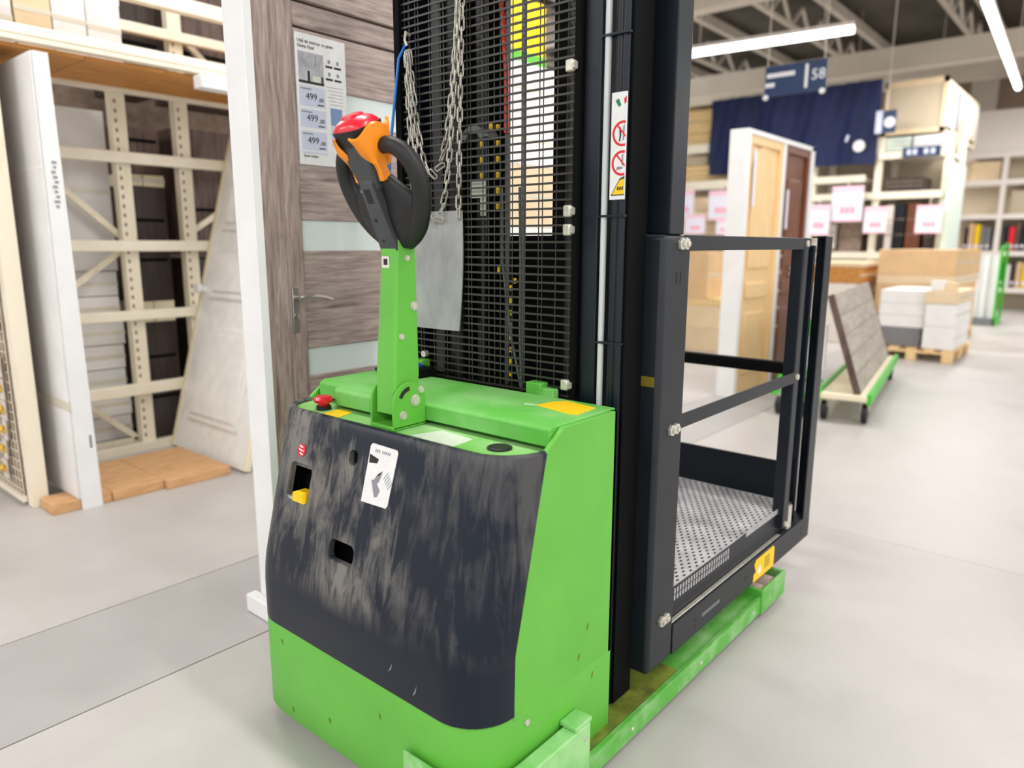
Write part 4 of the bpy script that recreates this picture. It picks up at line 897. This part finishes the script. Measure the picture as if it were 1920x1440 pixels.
for s_ in (-1, 1): MB().obox(c0+lean/2+td*1.11*s_, td*0.008, ll*lean.length/2, pn_*0.024).build('edge_strip', 'dark_door2', BP)
GF = thing('push_cart', (5.6, 1.86, 0), 'bright green cart frame half hidden behind the platform posts', 'cart')
MB().tube([(5.60, 2.02, 0.17), (5.60, 1.99, 0.30), (5.62, 1.93, 0.42), (5.66, 1.84, 0.62), (5.70, 1.82, 0.74)], 0.02, 8).build('cart_frame', 'trolley', GF)
MB().tube([(5.58, 2.05, 0.17), (5.60, 1.80, 0.17), (6.3, 1.90, 0.17), (6.3, 2.16, 0.17)], 0.02, 8, closed=True).build('cart_base', 'trolley', GF)
MB().tube([(5.62, 1.79, 0.34), (5.62, 1.95, 0.34)], 0.014, 8).build('cart_rail', 'trolley', GF)
MB().box(5.68, 5.72, 1.70, 1.92, 0.36, 0.72).build('cart_sign', 'white', GF, bevel=0.01)
for x, y in ((5.6, 1.98), (5.6, 1.82), (6.28, 2.12), (6.28, 1.94)):
    MB().cyl((x, y-0.016, 0.075), (x, y+0.016, 0.075), 0.075, 16).build('wheel', 'rubber', GF)
    MB().box(x-0.02, x+0.02, y-0.02, y+0.02, 0.12, 0.165).build('wheel_fork', 'zinc', GF)

# ================================================================== pallets of boxes in the aisle
def pallet(x0, x1, y0, y1, label):
    t = thing('wooden_pallet', ((x0+x1)/2, (y0+y1)/2, 0), label, 'pallet', 'pallets in the aisle')
    for i in range(5):
        q = y0+(y1-y0-0.1)*i/4; MB().box(x0, x1, q, q+0.1, 0.115, 0.14).build('deck_board', 'pine', t)
    for i in range(3):
        q = x0+(x1-x0-0.12)*i/2; MB().box(q, q+0.12, y0, y1, 0.09, 0.115).build('stringer', 'pine', t)
        for j in range(3):
            s_ = y0+(y1-y0-0.1)*j/2; MB().box(q, q+0.12, s_, s_+0.1, 0.0, 0.09).build('block', 'pine', t)
pallet(9.3, 10.45, 1.42, 2.25, 'pine pallet under the white and grey boxes in the aisle')
G1 = 'boxes on the aisle pallet'
carton(9.42, 10.4, 1.78, 2.24, 0.142, 0.36, 'grey_box', 'dark grey flat box at the bottom of the white box pile', G1)
for i, (z0, z1) in enumerate(((0.362, 0.50), (0.502, 0.64), (0.642, 0.79))):
    carton(9.42, 10.4, 1.76, 2.24, z0, z1, 'carton_white', f'white box {("just above the dark grey box", "in the middle of the white pile", "topmost of the white pile under the kraft cartons")[i]}', G1)
for i, (z0, z1) in enumerate(((0.142, 0.40), (0.402, 0.66))):
    carton(9.34, 10.3, 1.43, 1.74, z0, z1, 'carton_white', ('lower' if i == 0 else 'upper')+' white box of the short right pile on the pallet', G1)
carton(9.32, 10.3, 1.41, 1.75, 0.662, 0.80, 'kraft2', 'pale kraft tray on top of the short right pile', G1)
for i, (y, r_) in enumerate(((1.66, 0.07), (1.53, 0.06))):
    carton(9.45, 9.45+r_*2.2, y-r_, y+r_, 0.802, 0.802+r_*1.5, 'white' if i == 0 else 'kraft2', ('small white box' if i == 0 else 'small pale kraft box')+' lying on the kraft tray', G1)
pallet(10.62, 12.6, 1.70, 2.60, 'pine pallet under the long kraft cartons')
G2 = 'kraft cartons in the aisle'
for i, (z0, z1, y0) in enumerate(((0.142, 0.48, 1.72), (0.482, 0.80, 1.72), (0.802, 0.92, 1.70), (0.922, 1.25, 1.70))):
    carton(10.65, 12.6, y0, 2.60, z0, z1, 'kraft' if i != 2 else 'kraft2', ('lowest long kraft carton behind the white boxes', 'second long kraft carton behind the white boxes', 'thin kraft carton layer in the long stack', 'topmost long kraft carton of the aisle stack')[i], G2)
# timber and cartons further left, seen through the platform
G3 = 'goods stacked behind the platform'
for i, (z0, z1, mm, y0, y1) in enumerate(((0.0, 0.28, 'kraft2', 3.75, 4.9), (0.282, 0.56, 'kraft2', 3.78, 4.88), (0.562, 0.66, 'lumber', 3.7, 5.0), (0.662, 1.22, 'kraft', 3.95, 4.45))):
    carton(8.35, 9.3, y0, y1, z0, z1, mm, ('lowest pale kraft carton of the stack seen through the railing', 'second pale kraft carton of the stack seen through the railing', 'pale timber slab lying on the cartons behind the railing', 'kraft box on top of the timber slab behind the railing')[i], G3)
carton(10.3, 11.6, 2.75, 3.45, 0.0, 0.80, 'shelf_white', 'white crate under the orange timber behind the right post', G3)
carton(10.3, 11.6, 2.72, 3.48, 0.802, 1.02, 'board_under', 'orange timber pack beside the long kraft cartons', G3)
carton(10.28, 11.6, 2.70, 3.50, 1.022, 1.08, 'kraft2', 'pale lid board on the orange timber pack', G3)

# ================================================================== rack row across the back
XR = 13.0; kk = XR/11
def ky(y): return y*kk
def kz(z): return 1.3+(z-1.3)*kk
R2 = thing('storage_rack', (XR+0.5, ky(4.5), 0), 'long cream rack row across the hall below the navy cloth', 'rack')
for y in (1.98, 2.80, 3.66, 4.62, 6.15):
    for x in (XR, XR+1.0): MB().box(x, x+0.09, ky(y)-0.05, ky(y)+0.05, 0, kz(3.3) if y > 3 else kz(2.73)).build('rack_post', 'cream', R2)
for y0, y1, z in ((4.62, 6.15, 2.72), (4.62, 6.15, 2.16), (4.62, 6.15, 3.44), (4.62, 6.15, 0.50), (1.98, 4.62, 1.92), (2.95, 3.66, 2.16), (1.98, 4.62, 1.12), (1.98, 4.62, 0.35), (1.98, 2.8, 2.44)):
    MB().box(XR-0.05, XR, ky(y0), ky(y1), kz(z), kz(z)+(0.16 if y0 > 4 else 0.11)).build('rack_beam', 'cream', R2)
    MB().box(XR, XR+1.0, ky(y0), ky(y1), kz(z)+0.03, kz(z)+0.06).build('rack_shelf', 'shelf_white', R2)
struct(box('wall_rack_panel', 'beige', None, XR+1.12, XR+1.16, ky(1.98), ky(7.5), 0, kz(3.0)))
GL = 'goods in the far rack'
def goods(x0, x1, y0, y1, z0, z1, m, label, cat='goods', name='goods_bundle'):
    t = thing(name, ((x0+x1)/2, (ky(y0)+ky(y1))/2, kz(z0)), label, cat, GL)
    MB().box(x0, x1, ky(y0), ky(y1), kz(z0), kz(z1)).build('bundle', m, t, bevel=0.01)
    n_ = 3
    for k in range(1, n_): MB().box(x0-0.004, x0, ky(y0), ky(y1), kz(z0+(z1-z0)*k/n_)-0.006, kz(z0+(z1-z0)*k/n_)+0.006).build('layer_gap', 'grid_back', t)
goods(XR+0.06, XR+0.8, 5.28, 6.1, 2.86, 3.38, 'lumber', 'bundle of pale lumber on the upper shelf left of the navy cloth', 'lumber', 'lumber_bundle')
goods(XR+0.06, XR+0.8, 4.85, 5.95, 2.31, 2.54, 'lumber', 'low bundle of pale lumber on the middle shelf left of the cloth', 'lumber', 'lumber_bundle')
goods(XR+0.1, XR+0.7, 5.35, 5.8, 2.55, 2.70, 'beige', 'grey pack lying on the low lumber bundle', 'pack')
goods(XR+0.06, XR+0.8, 4.8, 6.0, 1.45, 2.05, 'kraft2', 'row of pale cartons behind the pink price tags on the left', 'carton')
goods(XR+0.06, XR+0.8, 4.75, 6.05, 0.62, 1.30, 'dark_door2', 'dark brown pack under the pale cartons in the far rack', 'pack')
goods(XR+0.06, XR+0.6, 2.42, 2.55, 1.24, 1.86, 'navy', 'dark teal board standing in the far rack between the price tags', 'board', 'upright_board')
goods(XR+0.06, XR+0.6, 2.22, 2.40, 1.24, 1.86, 'brown', 'brown board standing right of the dark teal board', 'board', 'upright_board')
goods(XR+0.06, XR+0.6, 2.57, 2.66, 1.24, 1.84, 'shelf_white', 'white board standing left of the dark teal board', 'board', 'upright_board')
goods(XR+0.06, XR+0.6, 2.05, 2.18, 1.24, 1.80, 'dark_door', 'black board standing at the right end of the far rack', 'board', 'upright_board')
goods(XR+0.06, XR+0.6, 2.67, 2.74, 1.24, 1.84, 'dark_door', 'narrow black board beside the left rack post', 'board', 'upright_board')
goods(XR+0.06, XR+0.7, 2.25, 2.7, 2.03, 2.20, 'dark_door', 'dark flat pack on the shelf under the white boxes', 'pack')
goods(XR+0.06, XR+0.6, 2.95, 3.25, 1.20, 1.70, 'grid_back', 'brown mottled basket in the far rack behind the railing post', 'basket', 'storage_basket')
goods(XR+0.06, XR+0.6, 3.30, 3.6, 1.25, 1.60, 'shelf_white', 'white bag in the far rack beside the brown basket', 'bag', 'white_bag')
goods(XR+0.06, XR+0.7, 2.05, 2.42, 2.56, 2.72, 'white', 'white box under the beige cabinet, right', 'box', 'white_box')
goods(XR+0.06, XR+0.7, 2.45, 2.75, 2.56, 2.72, 'mint', 'grey-green box under the beige cabinet, left', 'box', 'pale_box')
MS = thing('mint_sheet', (13.6, ky(1.86), 0), 'tall pale mint sheet standing at the end of the far rack', 'sheet')
MB().box(XR-0.1, XR+1.0, ky(1.90), ky(1.93), 0, kz(2.35)).build('sheet_body', 'mint', MS); MB().box(XR-0.13, XR-0.1, ky(1.885), ky(1.945), 0, kz(2.37)).build('sheet_edge', 'mint', MS)
# beige cabinet on the rack
CB = thing('beige_cabinet', (15.0, 3.2, kz(2.62)), 'big beige framed cabinet on top of the far rack', 'cabinet')
cx0, cx1, cy0, cy1, cz0, cz1 = 13.1, 16.0, ky(2.08), ky(2.82), kz(2.76), kz(3.44)
MB().box(cx0+0.02, cx1, cy0+0.02, cy1, cz0, cz1-0.02).build('cabinet_body', 'beige', CB)
for a in ((cx0, cx0+0.05, cy0, cy1, cz1-0.09, cz1), (cx0, cx0+0.05, cy0, cy1, cz0, cz0+0.07), (cx0, cx0+0.05, cy0, cy0+0.07, cz0, cz1), (cx0, cx0+0.05, cy1-0.05, cy1, cz0, cz1)): MB().box(*a).build('cabinet_frame', 'kraft2', CB)
for x, mm in ((13.25, 'st_lilac'), (13.95, 'grey_box'), (14.65, 'kraft2'), (15.3, 'panel_grey')): MB().box(x, x+0.5, cy0-0.02, cy0+0.02, cz0+0.1, cz1-0.12).build('side_sheet', mm, CB)
# navy cloth
NC = MB(); rows = []
for j in range(9):
    tz = j/8; rows.append([(XR-0.16+0.05*math.sin(i*0.55)*(0.4+tz*0.6)+0.02*math.sin(i*1.7+j), ky(5.21)-(ky(5.21)-ky(2.82))*i/48, kz(3.46)-(kz(3.46)-kz(2.37))*tz-0.03*math.sin(i*0.13)*tz) for i in range(49)])
NC.loft([r_+[(x+0.012, y, z) for x, y, z in r_[::-1]] for r_ in rows])
nc = NC.build('navy_cloth', 'navy_cloth', None, smooth=80); tag(nc, 'large navy blue cloth banner hung across the far rack', 'banner')
dl = MB().lathe((XR-0.235, ky(3.02), kz(2.62)), (-1, 0, 0), [(0.09, 0), (0.09, 0.004), (0, 0.004)], 16).build('emblem', 'sign_white', nc)
MB().obox((XR-0.235, ky(3.18), kz(2.73)), (0.003, 0, 0), (0, 0.015, -0.05), (0, 0.02, 0.0066)).build('emblem_stroke', 'st_lilac', nc)
# price tags
tg = ((4.794, 4.50, 1.641, 2.009), (4.29, 3.97, 1.62, 1.985), (4.58, 4.30, 1.44, 1.69), (4.14, 3.94, 1.43, 1.62), (2.996, 2.75, 1.42, 1.766), (2.759, 2.418, 1.571, 1.968), (2.393, 2.155, 1.438, 1.729), (1.864, 1.615, 1.434, 1.730))
tn_ = ('leftmost large', 'second large', 'small low left', 'small half hidden', 'small right of the railing post', 'highest large', 'small middle', 'rightmost')
for i, (y1, y0, z0, z1) in enumerate(tg):
    xt = 12.75 if i not in (2, 3, 4) else 12.66; k = 12.75/9; Y0, Y1, Z0, Z1 = y0*k, y1*k, 1.3+(z0-1.3)*k, 1.3+(z1-1.3)*k
    t = thing('price_tag', (xt, (Y0+Y1)/2, Z0), f'pale pink price tag hanging at the far rack, {tn_[i]} one', 'price tag', 'pink price tags')
    MB().box(xt, xt+0.01, Y0, Y1, Z0, Z1).build('tag_card', 'tag_white', t)
    MB().box(xt-0.008, xt, Y0, Y1, Z1-(Z1-Z0)*0.16, Z1).build('tag_band', 'tag_pink', t); MB().box(xt-0.008, xt, Y0, Y1, Z0, Z0+(Z1-Z0)*0.07).build('tag_band', 'tag_pink', t)
    for q in (0.30, 0.47, 0.64): MB().box(xt-0.008, xt, Y0+(Y1-Y0)*(q-0.06), Y0+(Y1-Y0)*(q+0.07), Z0+(Z1-Z0)*0.24, Z0+(Z1-Z0)*0.42).build('tag_print', 'tag_red', t)
    MB().cyl((xt+0.005, (Y0+Y1)/2, Z1), (xt+0.005, (Y0+Y1)/2, Z1+0.1), 0.006, 6).build('tag_hanger', 'cream', t)
    MB().cyl((xt+0.005, (Y0+Y1)/2, Z1+0.1), (12.96, (Y0+Y1)/2, Z1+0.1), 0.006, 6).build('tag_hanger', 'cream', t)
# hanging aisle sign
AS = thing('aisle_sign', (8.5, 3.1, 2.94), 'navy blue hanging aisle sign with white number and text', 'sign')
MB().box(8.49, 8.51, 2.765, 3.44, 2.95, 3.275).build('sign_board', 'sign_blue', AS)
text('sign_number', '58', 0.155, (8.488, 2.93, 3.075), '-x', 'sign_white', AS)
MB().box(8.486, 8.49, 2.965, 2.995, 3.0, 3.245).build('sign_divider', 'sign_white', AS)
for z, y1, n_ in ((3.15, 3.42, 9), (3.05, 3.43, 3)):
    for k in range(n_): MB().box(8.486, 8.49, y1-0.035*k-0.031, y1-0.035*k, z, z+0.045).build('sign_lettering', 'sign_white', AS)
for y in (2.80, 3.42):
    MB().cyl((8.5, y, 3.275), (8.5, y, 6.48), 0.005, 6).build('sign_rod', 'beam', AS); MB().lathe((8.49, y, 2.945), (-1, 0, 0), [(0.03, 0), (0.03, 0.012), (0, 0.016)], 14).build('sign_clip', 'sign_white', AS)
SS = thing('aisle_sign', (12.6, 3.05, kz(2.7)), 'small navy sign with white number beside the beige cabinet', 'sign')
MB().box(12.6, 12.62, ky(2.56), ky(2.80), kz(2.74), kz(3.02)).build('sign_board', 'sign_blue', SS); MB().box(12.59, 12.6, ky(2.72), ky(2.80), kz(2.74), kz(3.02)).build('sign_edge', 'st_lilac', SS)
MB().lathe((12.598, ky(2.63), kz(2.87)), (-1, 0, 0), [(0.08, 0), (0.08, 0.006), (0, 0.006)], 14).build('sign_mark', 'sign_white', SS); MB().cyl((12.61, ky(2.68), kz(3.02)), (12.61, ky(2.68), 6.48), 0.006, 6).build('sign_rod', 'beam', SS)
S3 = thing('shelf_sign', (12.7, 2.6, kz(2.42)), 'navy strip sign on the rack beam below the beige cabinet', 'sign')
MB().box(12.90, 12.92, ky(2.06), ky(2.50), kz(2.44), kz(2.57)).build('sign_board', 'sign_blue', S3)
for y in (2.12, 2.2, 2.33, 2.4): MB().box(12.89, 12.90, ky(y), ky(y+0.05), kz(2.47), kz(2.54)).build('sign_lettering', 'st_lilac', S3)

# ================================================================== rack at the far right
R3 = thing('tall_shelving', (18.4, 0.8, 0), 'high pale shelving wall at the far right end of the hall', 'shelving')
MB().box(18.5, 18.55, -3.0, 2.95, 0, 4.0).build('back_panel', 'beige', R3)
MB().box(18.0, 18.5, -3.0, 2.93, 3.15, 3.98).build('header_panel', 'shelf_white', R3)
for z in (3.06, 2.52, 1.84, 1.10, 0.36): MB().box(17.95, 18.5, -3.0, 2.93, z, z+0.10).build('shelf', 'shelf_white', R3)
for y in (2.88, 2.15, 1.35, 0.5, -0.4, -1.3): MB().box(17.96, 18.04, y, y+0.09, 0, 3.15).build('upright', 'shelf_white', R3)
NTH = ['first', 'second', 'third']+[f'{i}th' for i in range(4, 40)]
cl = ['dark_door', 'dark_door2', 'navy', 'grey_box', 'st_red', 'kraft', 'dark_door', 'shelf_white', 'grey_box', 'dark_door2', 'yellow', 'navy']
cn_ = {'dark_door': 'black-brown', 'dark_door2': 'brown', 'navy': 'dark blue', 'grey_box': 'grey', 'st_red': 'red', 'kraft': 'tan', 'shelf_white': 'white', 'yellow': 'yellow'}
for zi, (z0, h) in enumerate(((1.205, 0.56), (0.465, 0.54))):
    y = 2.80; k = 0; nk = -1
    while y > 0.6:
        wd = 0.07+0.03*((k*7) % 3)/2; mm = cl[(k*5+zi*3) % len(cl)]
        if not any(y-wd < u_+0.1 and y > u_-0.01 for u_ in (2.88, 2.15, 1.35, 0.5)):
            nk += 1; t = thing('sample_board', (18.2, y-wd/2, z0), f'{cn_[mm]} sample board, {NTH[nk]} from left in the {"upper" if zi == 0 else "lower"} row of far shelving', 'board', 'sample boards in the far shelving')
            MB().box(18.08, 18.45, y-wd, y, z0, z0+h*(0.85+0.15*((k*3) % 4)/3)).build('board_body', mm, t); MB().box(18.075, 18.08, y-wd+0.01, y-0.01, z0+0.06, z0+0.12).build('board_label', 'tag_white', t)
        y -= wd+0.016; k += 1
for i, (y0, y1, z0, z1, mm) in enumerate(((2.3, 2.8, 2.625, 3.0, 'kraft2'), (0.7, 1.3, 2.625, 3.0, 'shelf_white'), (1.5, 2.05, 1.945, 2.4, 'beige'), (0.7, 1.3, 1.945, 2.4, 'kraft2'))):
    carton(18.1, 18.45, y0, y1, z0, z1, mm, ('tan carton on the top shelf of the far shelving', 'white carton on the top shelf of the far shelving', 'beige carton on the second shelf of the far shelving', 'tan carton on the second shelf at the picture edge')[i], 'cartons in the far shelving')
# display stand with green frame, beside the kraft stack
DS = thing('roll_display', (14.5, 1.75, 0), 'white rolls display with a green frame right of the kraft cartons', 'display')
MB().box(14.2, 14.24, 1.62, 1.66, 0, 1.35).box(14.86, 14.9, 1.62, 1.66, 0, 1.35).box(14.2, 14.9, 1.62, 1.66, 1.31, 1.35).box(14.2, 14.9, 1.625, 1.655, 0.0, 0.12).build('frame_side', 'trolley', DS); MB().box(14.2, 14.9, 1.66, 2.05, 0.0, 0.12).build('base', 'grey_box', DS)
for y in (1.72, 1.86, 1.98): MB().cyl((14.4, y, 0.12), (14.4, y, 1.15), 0.065, 14).build('roll', 'white', DS)
